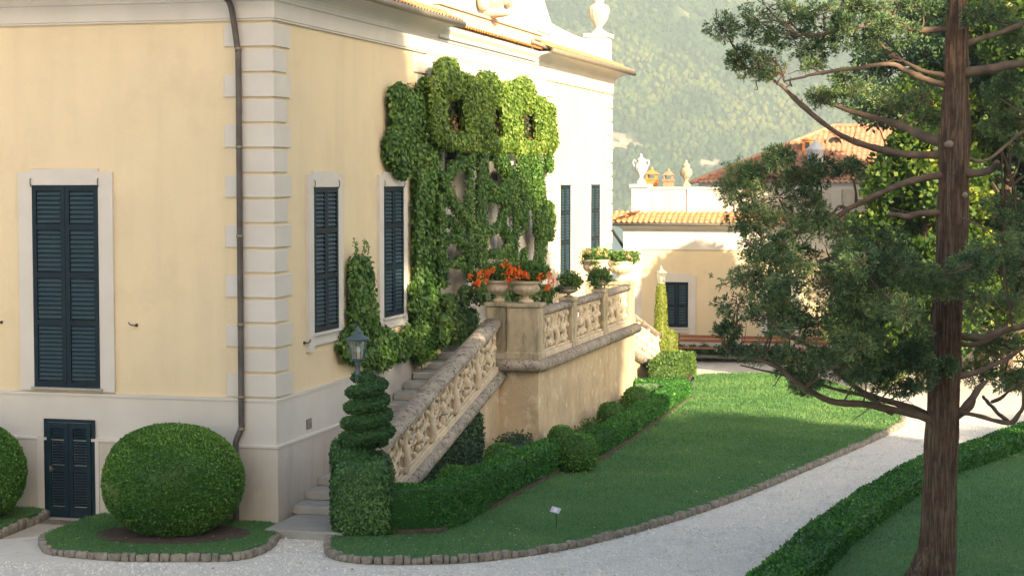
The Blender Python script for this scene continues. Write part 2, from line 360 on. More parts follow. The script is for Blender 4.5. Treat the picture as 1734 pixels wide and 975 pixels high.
# ------------------------------------------------------------------ SETTING: ground, lawns, lake, hills
def hull_line(tn): return [tuple((CO+S*t+NV*n)[:2]) for t, n in tn]
def P2(x, y, z=0.): return tuple(G(x, y, z)[:2])
g = Geo()
xs = np.linspace(-160, 170, 60); ys = np.linspace(-90, 120, 60)
X, Y = np.meshgrid(xs, ys, indexing='ij')
Z = -26/(1+np.exp(-(Y-88-X*.12)/4.5)); Z = Z*(Y > 60)
V = np.stack([X, Y, Z], -1).reshape(-1, 3); i = np.arange(59)[:, None]*60+np.arange(59)[None]
i = i.ravel(); g.add(V, np.stack([i, i+60, i+61, i+1], 1), 0, True)
tag(g.obj('ground', M['gravel']), kind='structure')
g = Geo(); g.add([[-1900,60,-20],[1900,60,-20],[1900,1700,-20],[-1900,1700,-20]], A([[0,1,2,3]]))
tag(g.obj('lake', M['lake']), kind='structure')

# hills across the lake
def rockf(P): return noise3(P, .011, 5)*.6+noise3(P, .034, 9)*.5+.25*noise3(P,.09,2)
def hillz(x, y):
    P = np.stack([x, y, 0*x], -1)
    shore = 1395+35*np.sin(x*.006)+12*np.sin(x*.021+1)
    d = y-shore
    z = -24+d*.60+np.clip(d, 0, 200)/200*(30*noise3(P, .008, 2)+20*noise3(P, .020, 4)+8*noise3(P, .055, 8))
    z += 6*np.exp(-((d-72-20*np.sin(x*.01))/10)**2)
    return np.minimum(z, 214+3*noise3(P, .02, 1))
g = Geo(); nx, ny = 340, 150
xs = np.linspace(-650, 1150, nx); ys = np.linspace(1340, 1960, ny); X, Y = np.meshgrid(xs, ys, indexing='ij'); Z = hillz(X, Y)
V = np.stack([X, Y, Z], -1); i = (np.arange(nx-1)[:, None]*ny+np.arange(ny-1)[None]).ravel()
Fh = np.stack([i, i+ny, i+ny+1, i+1], 1); Vf = V.reshape(-1, 3); fc = Vf[Fh].mean(1)
shoreband = np.exp(-((fc[:, 2]-26-8*np.sin(fc[:, 0]*.02))/7)**2)*.42*(1+noise3(fc, .06, 8))
rk = rockf(fc)+shoreband
g.add(Vf, Fh, 0, True, np.clip((rk-.30)*3.2, 0, 1))
M['hill'] = leafmat('wooded_hillside', [(0,(.015,.03,.015)),(.45,(.04,.055,.03)),(.7,(.19,.165,.13)),(1,(.28,.245,.19))], 0, .95, .1, big=((.05,.065,.03), .02, .5, .7))
tag(g.obj('hills', M['hill']), kind='structure')
# woods on the hill: crowns merged
def ico():
    p = (1+5**.5)/2
    v = A([[-1,p,0],[1,p,0],[-1,-p,0],[1,-p,0],[0,-1,p],[0,1,p],[0,-1,-p],[0,1,-p],[p,0,-1],[p,0,1],[-p,0,-1],[-p,0,1]], float); v /= np.linalg.norm(v[0])
    f = [(0,11,5),(0,5,1),(0,1,7),(0,7,10),(0,10,11),(1,5,9),(5,11,4),(11,10,2),(10,7,6),(7,1,8),(3,9,4),(3,4,2),(3,2,6),(3,6,8),(3,8,9),(4,9,5),(2,4,11),(6,2,10),(8,6,7),(9,8,1)]
    vs = [tuple(q) for q in v]; idx = {q: k for k, q in enumerate(vs)}; out = []
    def mid(a, b):
        m = (A(vs[a])+A(vs[b]))/2; m = tuple(m/np.linalg.norm(m))
        if m not in idx: idx[m] = len(vs); vs.append(m)
        return idx[m]
    for a, b, c in f:
        x, y, z = mid(a, b), mid(b, c), mid(c, a); out += [(a,x,z),(x,b,y),(z,y,c),(x,y,z)]
    return A(vs), A(out)
IV, IF = ico()
nt_ = 30000
tx = rng.uniform(-330, 800, nt_); ty = 1385+rng.random(nt_)**.9*370
tz = hillz(tx, ty); TP = np.stack([tx, ty, tz], -1)
ok = (tz > -19) & (rockf(TP)+np.exp(-((tz-26-8*np.sin(tx*.02))/7)**2)*.42*(1+noise3(TP, .06, 8))+rng.normal(0, .12, nt_) < .36); TP = TP[ok]
rr = rng.uniform(.9, 3.1, len(TP)); sh = np.stack([rr, rr, rr*rng.uniform(.8, 1.6, len(TP))], -1)
dis = 1+.34*rng.normal(size=(len(TP), len(IV), 1))*.6
Vt = TP[:, None]+IV[None]*sh[:, None]*dis+A([0, 0, 1.])*(rr*.5)[:, None, None]
Ft = (IF[None]+np.arange(len(TP))[:, None, None]*len(IV)).reshape(-1, 3)
g = Geo(); g.add(Vt.reshape(-1, 3), Ft, 0, True, np.clip(np.repeat(.42+.50*noise3(TP, .012, 6)+.40*noise3(TP, .035, 3)+rng.normal(0, .13, len(TP)), len(IF)), 0, 1))
M['wood_far'] = leafmat('far_wood_crowns', [(0,(.006,.015,.008)),(.5,(.026,.052,.019)),(1,(.095,.105,.030))], 0, .9, .1)
tag(g.obj('wooded_slope', M['wood_far']), kind='stuff', cat='forest', label='hazy green forest of small tree crowns covering the hillside across the lake')

# haze
g = Geo(); g.box(WORLD, -2000, 2000, -110, 1990, -45, 232)
hz = bpy.data.materials.new('haze_air'); hz.use_nodes = True; hn = hz.node_tree.nodes; hn.remove(hn['Principled BSDF'])
pv = hn.new('ShaderNodeVolumePrincipled'); pv.inputs['Density'].default_value = .00034; pv.inputs['Color'].default_value = (.62,.77,.82,1); pv.inputs['Anisotropy'].default_value = 0.0
hz.node_tree.links.new(pv.outputs[0], hn['Material Output'].inputs['Volume'])
tag(g.obj('haze', hz), kind='stuff', cat='haze', label='pale blue-green summer haze veiling the far hillside')

# lawns
LZ = .10
lawn_poly = [P2(*q) for q in [(1176,640),(1172,666),(1112,722),(1050,763),(1022,781),(980,796),(948,800),(872,845),(822,875),(765,898),(735,910),(640,916),(600,912),(572,910)]] + \
            [tuple(q[:2]) for q in smooth_path([G(*q) for q in [(557,926),(557,937),(580,948),(650,954),(800,950),(950,930),(1100,893),(1250,843),(1400,780),(1500,735),(1530,712),(1500,690),(1420,656),(1340,639),(1260,636)]], 5)]
def slab_lawn(name, poly, z1):
    gg = Geo(); gg.slab(poly, 0, z1); return tag(gg.obj(name, M['lawn']), kind='structure')
slab_lawn('lawn', lawn_poly, LZ)
rl = [G(*q) for q in [(1352,975),(1470,888),(1545,838),(1640,790),(1734,757),(1850,718)]]
rlawn = [tuple(q[:2]) for q in rl]+[(19.5,50),(30,52),(30,15),(4.5,15)]
slab_lawn('lawn', rlawn, LZ)
bed1 = [P2(*q) for q in [(118,893),(75,915),(74,925),(90,937),(200,947),(300,948),(400,946),(450,930),(467,912),(464,898),(455,893),(330,875),(200,869)]]
bed1[-2] = tuple((CO+NV*-1.6)[:2]); bed1[-1] = tuple((CO+NV*-3.35)[:2]); bed1[-3] = tuple((CO+NV*-.1)[:2])
bed1[0] = tuple((CO+NV*-3.55-S*.5)[:2])
slab_lawn('lawn', bed1, .12)
bed2 = [tuple((CO+NV*-4.75)[:2]), P2(78,868), P2(72,878), P2(0,908), P2(-120,940), tuple((CO+NV*-8-S*2)[:2]), tuple((CO+NV*-8)[:2])]
slab_lawn('lawn', bed2, .16)
# soil bed between hedge and stair wall
g = Geo(); bed = hull_line([(-.6,1.9),(-.3,3.2),(3,3.5),(7.5,3.7),(9,4.2),(15,4.22),(21.3,4.15),(24.5,3.4),(27.6,3.2),(27.6,1.85),(20.8,1.85),(20.8,2.5),(9.3,2.5),(9.3,1.75)])
g.slab(bed, 0, .17); tag(g.obj('planting_bed', M['soil']), kind='structure')
g = Geo(); c = A([-5.95, 32.25]); th = np.linspace(0, 2*math.pi, 28, endpoint=False)
g.slab([tuple(c+A([1.36*math.cos(a), .93*math.sin(a)])) for a in th], .0, .128); tag(g.obj('bush_bed', M['soil']), kind='structure')
g = Geo(); g.slab([tuple((CO+NV*a-S*b)[:2]) for a, b in [(-4.72,0),(-3.4,0),(-3.4,.6),(-3.85,1.9),(-4.5,2.6),(-6.5,2.9),(-8,2.9),(-8,2.0)]], 0, .012)
tag(g.obj('paving', M['paving']), kind='structure')

# grass blades and daisies
from itertools import chain
def inpoly(P, poly):
    x, y = P[:, 0], P[:, 1]; r = np.zeros(len(P), bool); n = len(poly); j = n-1
    for i in range(n):
        xi, yi = poly[i]; xj, yj = poly[j]
        c = ((yi > y) != (yj > y)) & (x < (xj-xi)*(y-yi)/(yj-yi+1e-12)+xi); r ^= c; j = i
    return r
def grass(name, poly, z, dens, label, hole=None):
    p = A(poly); lo, hi = p.min(0), p.max(0); m = int((hi-lo).prod()*dens)
    P = rng.uniform(lo, hi, (m, 2)); P = P[inpoly(P, poly)]
    if hole is not None: P = P[(((P-A(hole[:2]))/A(hole[2:]))**2).sum(1) > 1+.12*rng.normal(size=len(P))]
    P = P[(P[:, 0] < 16) & (P[:, 1] > 24) & (rng.random(len(P)) < np.clip(34/P[:, 1], .3, 1)**1.5)]
    m = len(P); P = np.c_[P, np.full(m, z-.005)]; d = unit(np.c_[rng.normal(0, .45, (m, 2)), np.ones(m)]); sd = unit(np.cross(d, rng.normal(size=(m, 3))))
    k = np.clip(P[:, 1]/34, 1, 2); s = rng.uniform(.6, 1.25, m)*k
    gg = Geo(); V, F = leaf_quads(P, d, sd, .042*s, .013*s)
    gg.add(V, F, 0, False, np.clip(.48+.30*noise3(P, .9, 2)+.22*noise3(P, .35, 7)+rng.normal(0, .2, m), 0, 1))
    o = gg.obj(name, M['grass']); tag(o, label, 'grass', kind='stuff')
grass('grass', lawn_poly, LZ, 1000, 'short green grass of the long curving lawn beside the terrace')
grass('grass', rlawn, LZ, 700, 'dark shaded grass of the lawn behind the right-hand hedge')
grass('grass', bed1, .12, 1500, 'short grass round the big clipped ball bush', (-5.93, 32.2, 1.38, .92))
grass('grass', bed2, .16, 1500, 'short grass patch at the left edge by the cellar door')
def sprinkle(poly, z, m, size, mt, name, label, cat, bias=None, ztop=.045):
    p = A(poly); lo, hi = p.min(0), p.max(0); P = rng.uniform(lo, hi, (m*4, 2)); P = P[inpoly(P, poly)][:m]
    if bias is not None: P = P[noise3(np.c_[P, P[:, 0]*0], bias, 4) > .05]
    m = len(P); P = np.c_[P, z+rng.uniform(.4, 1, m)*ztop]; a = rng.uniform(0, 6.28, m); d = np.stack([np.cos(a), np.sin(a), rng.uniform(-.1, .3, m)], -1); sd = np.stack([-np.sin(a), np.cos(a), 0*a], -1)
    s = size*rng.uniform(.6, 1.3, m); gg = Geo(); V, F = leaf_quads(P, unit(d), sd, s, s*.8); gg.add(V, F, 0, False, rng.random(m)); tag(gg.obj(name, mt), label, cat, kind='stuff')
sprinkle(lawn_poly, LZ, 900, .035, M['daisy'], 'daisies', 'tiny white daisies scattered over the long curving lawn', 'flowers', .5)
sprinkle(bed1, .12, 60, .035, M['daisy'], 'daisies', 'tiny white daisies in the grass by the ball bush', 'flowers')
sprinkle(lawn_poly, LZ, 120, .055, M['litter'], 'fallen_leaves', 'a few dry yellow leaves lying on the long lawn', 'leaves')
pathpoly = [P2(*q, 0) for q in [(468,905),(555,915),(552,940),(560,960),(800,958),(1250,850),(1535,715),(1734,700),(1734,735),(1560,808),(1320,970),(900,985),(-20,985),(-20,950),(80,950),(420,955),(468,930)]]
sprinkle(pathpoly, 0, 260, .05, M['litter'], 'fallen_leaves', 'small dry leaves scattered on the pale gravel path', 'leaves', None, .01)

# loose pebbles on the gravel
P = rng.uniform((-10.5, 26.5), (13, 52), (150000, 2)); vis = np.abs(P[:, 0]) < P[:, 1]*.30
P = P[inpoly(P, pathpoly) & vis & (rng.random(len(P)) < np.clip(33/P[:, 1], 0, 1)**2)]; m = len(P)
a = rng.uniform(0, 6.28, m); s = rng.uniform(.010, .026, m)*np.where(rng.random(m) < .06, 1.7, 1); ring = np.stack([np.stack([np.cos(a+k*1.57)*s*rng.uniform(.7, 1.2, m), np.sin(a+k*1.57)*s*rng.uniform(.7, 1.2, m), np.full(m, -.002)], -1) for k in range(4)], 1)
ap = np.stack([rng.normal(0, .3, m)*s, rng.normal(0, .3, m)*s, s*.8], -1)[:, None]; Vp = np.concatenate([ring, ap], 1)+np.c_[P, np.zeros(m)][:, None]
Fp = A([[0,1,4],[1,2,4],[2,3,4],[3,0,4]])[None]+np.arange(m)[:, None, None]*5
M['pebble'] = leafmat('pebble_stone', [(0,(.46,.43,.385)),(.5,(.66,.63,.58)),(1,(.78,.75,.70))], 0, .9, .2)
g = Geo(); g.add(Vp.reshape(-1, 3), Fp.reshape(-1, 3), 0, False, np.repeat(rng.random(m), 4)); tag(g.obj('gravel_stones', M['pebble']), 'pale loose gravel stones covering the forecourt and the path', 'gravel', kind='stuff')

# edging stones
def edging(name, label, pts, h, w=.13, ln=.17):
    P = A([G(*q) for q in pts]) if len(pts[0]) == 2 and abs(pts[0][0]) > 60 or len(pts[0]) == 2 and abs(pts[0][1]) > 60 else A(pts)
    P = smooth_path(P, 8); d = np.r_[0, np.cumsum(np.linalg.norm(np.diff(P, axis=0), axis=1))]
    gg = Geo(); q = 0.; 
    while q < d[-1]:
        l = ln*rng.uniform(.45, 1.5); c = A([np.interp(q+l/2, d, P[:, k]) for k in range(3)]); c2 = A([np.interp(q+l/2+.05, d, P[:, k]) for k in range(3)])
        t = unit(c2-c)*1.; nn = A([-t[1], t[0], 0]); hh = h*rng.uniform(.80, 1.12); ww = w*rng.uniform(.85, 1.15)
        V, F = blob((0, 0, 0), (1, 1, 1), 7, .17, rng.integers(100), .5, 2.6)
        V = c+A([0, 0, hh/2-.015])+V[:, :1]*t*l*.5+V[:, 1:2]*nn*ww*.5+V[:, 2:]*ZV*hh*.5
        gg.add(V, F, 0, True); q += l*1.04
    return tag(gg.obj(name, M['edge']), label, 'edging')
edging('stone_edging', 'low rough stone edging along the long curving lawn by the path',
       [(557,917),(556,937),(580,949),(650,955),(800,951),(950,931),(1100,894),(1250,844),(1400,781),(1500,736),(1530,713),(1500,690),(1420,655),(1340,638)], .15)
edging('stone_edging', 'short curved rough stone edging round the ball bush grass', [(103,902),(74,916),(74,928),(92,939),(200,949),(300,950),(400,948),(450,932),(469,910),(467,896)], .15)
edging('stone_edging', 'straight rough stone edging at the far left edge of the picture', [(80,868),(76,880),(40,895),(0,911),(-60,930)], .19)

# ------------------------------------------------------------------ VILLA
L_V = 29.7
villa = thing('villa', 'large yellow and white villa with dark shutters and rusticated corner stones', 'villa', CO)
DEPTH = 22.0
def both_box(gg, w, z0, z1, t1=L_V, m=0): # wrap-round course on the front and long side
    gg.box(SIDE, -w, t1+w, -DEPTH, w, z0, z1, m)
g = Geo(); g.box(SIDE, 0, L_V, -DEPTH, 0, 2.35, 10.3); g.obj('wall', M['yellow'], villa)
g = Geo(); both_box(g, .045, 1.5, 2.352); both_box(g, .062, 2.30, 2.355-.001)
g.obj('white_band', M['white'], villa)
g = Geo(); both_box(g, .085, -.3, 1.47); g.obj('plinth', M['plinth'], villa)
g = Geo(); both_box(g, .105, 1.455, 1.51); g.obj('plinth_moulding', M['white'], villa, bevel=.01)
# corner stones
def quoins(near):
    gg = Geo(); n = 15; h = (9.16-2.38)/n
    for k in range(n):
        z0 = 2.385+k*h; z1 = z0+h*.885; lg = k % 2 == 0; a = .92 if lg else .66; b = .78 if lg else .62; w = .042 if lg else .034
        if near:
            gg.hexa(A([SIDE(t, nn, z) for t, nn, z in [(-w,-a,z0),(-w,-a,z1),(-w,w,z0),(-w,w,z1),(.0,-a,z0),(.0,-a,z1),(0.,w,z0),(0.,w,z1)]]))
            gg.box(SIDE, .001, b, -.02, w, z0, z1)
        else: gg.box(SIDE, L_V-b, L_V+w, -.5, w, z0, z1)
    return gg
quoins(True).obj('corner_stones', M['white'], villa, bevel=.008); quoins(False).obj('corner_stones', M['white'], villa, bevel=.008)
# central bay pilasters, white
for a, b in ((8.35, 9.15), (20.55, 21.35)):
    g = Geo(); n = 15; h = (9.16-2.38)/n
    for k in range(n): g.box(SIDE, a+(0 if k % 2 else -.12), b, -.02, .05, 2.385+k*h, 2.385+k*h+h*.885)
    g.obj('pilaster', M['white'], villa, bevel=.008)
g = Geo(); g.box(SIDE, 9.16, 20.54, 0, .03, 2.36, 9.19); g.obj('bay_wall', M['white'], villa)
# frieze and cornice profiles
def profile_sweep(gg, prof, t0, t1, wrap, m=0, sm=False, endw=True):
    rows = []
    for w, z in prof:
        e1 = t1+(w if endw else 0)
        pts = [(-w, -DEPTH), (-w, w), (e1, w)] if wrap else [(t0, w), (t1+(w if endw else 0), w)]
        if endw: pts.append((e1, -DEPTH))
        rows.append([SIDE(t, nn, z) for t, nn in pts])
    R = A(rows); k, q = R.shape[:2]; F = []
    for a in range(k-1):
        for b in range(q-1): F.append((a*q+b, a*q+b+1, (a+1)*q+b+1, (a+1)*q+b))
    gg.add(R.reshape(-1, 3), A(F), m, sm)
    if len(prof) > 2:
        for b in (0, q-1):
            if (b == 0 and wrap) or (b == q-1 and endw): continue
            gg.add(R[:, b], A([np.arange(k)]), m)
    return gg
g = Geo(); profile_sweep(g, [(0,9.17),(.05,9.17),(.05,9.20),(.07,9.21),(.07,9.50),(.10,9.52),(.10,9.56),(0,9.56)], 0, L_V, True); g.obj('frieze', M['white'], villa)
cove = [(0,9.555)]+[(.10+.46*(1-math.cos(a)), 9.56+.27*math.sin(a)) for a in np.linspace(0, math.pi/2, 8)]+[(.58,9.84),(.58,9.87),(0,9.87)]
g = Geo(); profile_sweep(g, cove, 0, 9.75, True, endw=False); profile_sweep(g, cove, 18.9, L_V, False); g.obj('cornice', M['white'], villa)
g = Geo(); profile_sweep(g, [(0,9.555),(.14,9.60),(.14,9.68),(.22,9.78),(.22,9.88),(0,9.88)], 9.752, 18.898, False, endw=False); g.obj('bay_cornice', M['white'], villa)
# gutters
def gutter(gg, path, r=.075):
    gg.tube(path, r, 10, 0, 'flat')
g = Geo()
gutter(g, [SIDE(-.64,-DEPTH,9.88), SIDE(-.64,-.3,9.88), SIDE(-.64,.3,9.88)]); gutter(g, [SIDE(-.68,.64,9.88), SIDE(0,.64,9.88), SIDE(5,.64,9.88), SIDE(10.0,.64,9.88)]); g.obj('gutter', M['gutter'], villa)
g = Geo(); gutter(g, [SIDE(18.8,.64,9.88), SIDE(25,.64,9.88), SIDE(30.4,.64,9.88)]); gutter(g, [SIDE(18.4,.1,10.12), SIDE(18.9,.4,10.0), SIDE(19.2,.6,9.92)], .06); g.obj('gutter', M['gutter'], villa)
def tiles(gg, o, eu, ev, nu, nv, tw=.22, tl=.36, amp=.045, seed=0, m=0, clip=None):
    """pantile slope from eave point o along eu (width) and ev (up-slope); clip(u, v) keeps faces"""
    o, eu, ev = A(o), A(eu), A(ev); W = np.linalg.norm(eu); Lh = np.linalg.norm(ev); eu = eu/W; ev = ev/Lh; nrm = np.cross(eu, ev)
    if nrm[2] < 0: nrm = -nrm
    nu = max(2, int(W/tw)); nv = max(1, int(Lh/tl)); uu = np.linspace(0, W, nu*6+1); V = []; rows = []
    for k in range(nv):
        for e in (0, 1):
            v = Lh*(k+e)/nv+(-.03 if e == 0 else 0.0); hgt = .04 if e == 0 else .0
            rows.append((v, hgt, k))
    jit = rng.uniform(-.012, .012, (nv, nu+1))
    for v, hgt, k in rows:
        ph = uu/W*nu*2*math.pi
        V.append(o+uu[:, None]*eu+(v+jit[k][(uu/W*nu).astype(int)])[:, None]*ev+(amp*np.sin(ph)+hgt)[:, None]*nrm)
    V = A(V); q = V.shape[1]; R = len(rows); i = (np.arange(R-1)[:, None]*q+np.arange(q-1)[None]).ravel()
    F = np.stack([i, i+1, i+q+1, i+q], 1)
    if clip is not None:
        c = V.reshape(-1, 3)[F].mean(1)-o; F = F[clip(c@eu, c@ev)]
    gg.add(V.reshape(-1, 3), F, m, True)
g = Geo(); tiles(g, SIDE(-.62,.62,9.93), S*10.6, NV*-.75+ZV*.36, 0, 0); tiles(g, SIDE(-.62,.62,9.93), -NV*(DEPTH), S*.75+ZV*.36, 0, 0)
g.obj('roof_tiles', M['tile'], villa)
g = Geo(); tiles(g, SIDE(18.8,.62,9.93), S*11.6, NV*-.75+ZV*.36, 0, 0); g.obj('roof_tiles', M['tile'], villa)
g = Geo(); tiles(g, SIDE(9.9,.30,9.90), S*8.9, NV*-.4+ZV*.14, 0, 0, .2, .3, .03); g.obj('roof_tiles', M['tileorange'], villa)
# parapet, attic
g = Geo()
g.box(SIDE, .0, L_V, -.32, -.05, 9.9, 10.2)
g.prism(SIDE, [(19.3,10.2)]+[(21.2+k*.84, 10.86-.13*math.sin(math.pi*k/9.)) for k in range(9)]+[(28.9,10.80),(28.9,10.2)], -.34, -.04)
g.box(SIDE, 28.9, 29.7, -.70, .0, 10.12, 11.02); g.box(SIDE, 28.84, 29.76, -.76, .06, 11.02, 11.14); g.box(SIDE, 28.84, 29.76, -.76, .04, 10.2, 10.3)
g.prism(SIDE, [(.0,10.2),(9.9,10.2),(9.9,10.9),(8,10.8),(.9,10.85),(0,11.05)], -.34, -.04)
g.obj('parapet', M['white'], villa)
g = Geo(); g.prism(SIDE, [(9.9,10.2),(19.55,10.2),(19.6,12.9),(9.9,12.9)], -.36, -.02)
g.box(SIDE, 11.0, 11.8, -.02, .06, 10.45, 12.9); g.box(SIDE, 17.6, 18.6, -.02, .06, 10.45, 12.9)
sc_ = [(19.6,12.9)]+[(19.7+1.5*(k/8.)**1.6, 12.6-1.75*(k/8.)**.75) for k in range(9)]+[(21.3,10.5),(19.6,10.5)]
g.prism(SIDE, sc_[::-1], -.34, -.0); g.obj('attic', M['white'], villa)
g = Geo(); g.box(SIDE, 9.85, 19.65, -.36, .10, 10.03, 10.34); g.box(SIDE, 9.8, 19.7, -.36, .16, 10.34, 10.42); g.obj('attic_base', M['stone'], villa, bevel=.015)
# cartouche
def spiral(fr, uc, zc, w, R, turns, a0, sgn=1, n=26, shr=.12, shear=0.):
    th = np.linspace(0, turns*2*math.pi, n); r = R*(1-th/th[-1]*(1-shr)); u = uc+sgn*r*np.cos(a0+th); z = zc+r*np.sin(a0+th)
    return fr(u, w, z+shear*(u)) if not callable(shear) else fr(u, w, z+shear(u))
g = Geo()
g.blob(SIDE(14.2,.10,11.1), (.42,.42,.52), 12, .08, 3)
for sg in (-1, 1):
    for (du, dz, R) in ((.75,.35,.38),(.7,-.25,.30),(1.35,.05,.28),(1.9,-.02,.2)):
        P = spiral(SIDE, 14.2+sg*du, 11.1+dz, .12, R, 1.4, math.pi, sg); g.tube(P, np.linspace(.11,.05,len(P)), 8)
g.blob(SIDE(14.2,.14,10.52), (.5,.3,.14), 10, .15, 5); g.obj('cartouche', M['stone'], villa)

def shutter(fr, u0, u1, z0, z1, w0, panels, nsl, mt, parent, name='shutter'):
    gg = Geo(); st = .085; tot = z1-z0; ra = .10
    gg.box(fr, u0, u0+st, w0, w0+.045, z0, z1); gg.box(fr, u1-st, u1, w0, w0+.045, z0, z1)
    ed = [z0+tot*q for q in panels]
    for k, e in enumerate(ed):
        hh = ra/2 if 0 < k < len(ed)-1 else ra
        a = e if k == 0 else (e-hh if k < len(ed)-1 else e-ra); b = e+ra if k == 0 else (e+hh if k < len(ed)-1 else e)
        gg.box(fr, u0+st+.001, u1-st-.001, w0+.001, w0+.043, a, b)
    for k in range(len(ed)-1):
        a = ed[k]+(ra if k == 0 else ra/2)+.012; b = ed[k+1]-(ra if k == len(ed)-2 else ra/2)-.012; n = max(3, int((b-a)/nsl))
        for j in range(n):
            zc = a+(j+.5)*(b-a)/n; h = (b-a)/n*.52
            c = []
            for u in (u0+st+.012, u1-st-.012):
                for w, dz in ((w0+.004, h*.75), (w0+.038, -h*.35)):
                    for e in (-.006, .006): c.append(fr(u, w, zc+dz+e))
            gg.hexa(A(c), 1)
        gg.box(fr, u0+st, u1-st, w0-.018, w0-.008, a-.01, b+.01)
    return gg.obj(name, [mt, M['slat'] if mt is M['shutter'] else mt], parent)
def window(fr, uc, z0, z1, width, parent, surround=.28, drop=.35, panels=(0,.38,.70,1), sill=True, nsl=.078, hooks=True, flip=1):
    hw = width/2; o = hw+surround; g = Geo()
    zt = z1+.26
    poly = [(uc-o,z0-drop),(uc-o,zt-.02),(uc-o*.72,zt-.02),(uc-o*.72,zt+.045),(uc+o*.72,zt+.045),(uc+o*.72,zt-.02),(uc+o,zt-.02),(uc+o,z0-drop),(uc+hw+.05,z0-drop),(uc+hw+.05,z0-drop+.12),(uc-hw-.05,z0-drop+.12),(uc-hw-.05,z0-drop)]
    if drop < .1: poly = poly[:8]
    # the surround as four pieces round the opening
    g.prism(fr, [(uc-o,z0-drop),(uc-o,z1),(uc-hw,z1),(uc-hw,z0-drop)], .0, .065); g.prism(fr, [(uc+hw,z0-drop),(uc+hw,z1),(uc+o,z1),(uc+o,z0-drop)], .0, .065)
    g.prism(fr, [(uc-o,z1+.0005),(uc-o,zt-.02),(uc-o*.70,zt-.02),(uc-o*.70,zt+.04),(uc+o*.70,zt+.04),(uc+o*.70,zt-.02),(uc+o,zt-.02),(uc+o,z1+.0005)], 0, .065)
    if drop > .1: g.box(fr, uc-hw+.0005, uc+hw-.0005, 0, .064, z0-drop+.10, z0)
    wf = g.obj('window', M['white'], parent, bevel=.006)
    if sill:
        q = Geo(); q.box(fr, uc-hw-.05, uc+hw+.05, .0, .12, z0-.05, z0+.0); q.obj('sill', M['step'] if fr is FRONT else M['white'], wf, bevel=.008)
    shutter(fr, uc-hw+.006, uc-.004, z0+.008, z1-.008, .03, panels, nsl, M['shutter'], wf)
    shutter(fr, uc+.004, uc+hw-.006, z0+.008, z1-.008, .03, panels, nsl, M['shutter'], wf)
    if hooks:
        for sg in (-1, 1):
            q = Geo(); P = fr(uc+sg*(hw+.01), A([.075,.10,.10,.08]), z1+A([-.03,.03,.10,.12])); q.tube(P, .009, 6); q.obj('hinge_pin', M['iron'], wf)
    return wf
window(FRONT, 4.12, 2.45, 6.22, 1.36, villa, .285, .06, (0,.32,.556,.794,1), True, .078)
for uc in (2.52, 6.63, 22.75, 26.95): window(SIDE, uc, 3.40, 6.18, 1.32, villa, .28, .34)
window(FRONT, 9.6, 2.45, 6.22, 1.36, villa, .285, .06, (0,.255,.51,.80,1), True, .085)
# cellar door
dr = Geo(); dr.box(FRONT, 3.55, 3.62, .08, .10, 0, 1.86); dr.box(FRONT, 4.53, 4.60, .08, .10, 0, 1.86); dr.box(FRONT, 3.621, 4.529, .08, .10, 1.80, 1.86)
door = dr.obj('door', M['cellar'], villa)
shutter(FRONT, 3.625, 4.07, .02, 1.79, .092, (0,.08,.52,1), .05, M['cellar'], door, 'door_leaf'); shutter(FRONT, 4.08, 4.525, .02, 1.79, .092, (0,.08,.52,1), .05, M['cellar'], door, 'door_leaf')
q = Geo(); q.tube(FRONT(A([4.45,4.45,4.38]), A([.14,.17,.17]), .93), .012, 6); q.box(FRONT, 4.43, 4.47, .138, .145, .88, .98); q.obj('handle', M['gutter'], door)
q = Geo(); q.box(FRONT, 4.602, 4.75, .087, .112, .0, 1.55); q.obj('door_jamb', M['white'], villa, bevel=.006); q = Geo(); q.box(FRONT, 3.47, 3.548, .087, .112, .0, 1.48); q.obj('door_jamb', M['white'], villa, bevel=.006)
# vent, hooks on wall
q = Geo(); q.box(SIDE, 1.43, 1.69, .046, .062, 1.61, 1.80)
for k in range(4): q.box(SIDE, 1.46, 1.66, .0625, .067, 1.64+k*.04, 1.655+k*.04)
q.obj('vent', M['edge'], villa)
for fr, u, z in ((FRONT, 2.72, 3.64), (FRONT, 5.5, 3.64), (SIDE, 1.45, 3.25)):
    q = Geo(); q.tube(fr(A([u,u,u+.09,u+.12]), A([0,.09,.09,.09]), z+A([0,0,.01,.05])), .013, 6); q.tube(fr(A([u,u]), A([.0,.02]), z+A([0,0.])), .03, 8); q.obj('shutter_hook', M['iron'], villa)
# downpipe
q = Geo()
pp = [(.62,-.62,9.88),(.74,-.40,9.60),(.72,-.16,9.40),(.62,-.13,8.68),(.60,-.13,8.3),(.60,-.13,5.3),(.60,-.13,2.4),(.60,-.13,1.95),(.60,-.14,1.82),(.66,-.21,1.62),(.68,-.22,1.45),(.68,-.22,.6),(.68,-.22,0.)]
pw = smooth_path([SIDE(b, -a, z) for a, b, z in pp], 5); q.tube(pw, .055, 12); dp = q.obj('downpipe', M['pipe'], villa)
for z in (8.66, 6.9, 5.3, 3.7, 2.38, 1.8):
    q = Geo(); q.tube([SIDE(-.13 if z > 1.9 else -.145, -.60, z-.025), SIDE(-.13 if z > 1.9 else -.145, -.60, z+.025)], .066, 12, 0, 'flat')
    q.obj('collar', M['gutter'], dp)
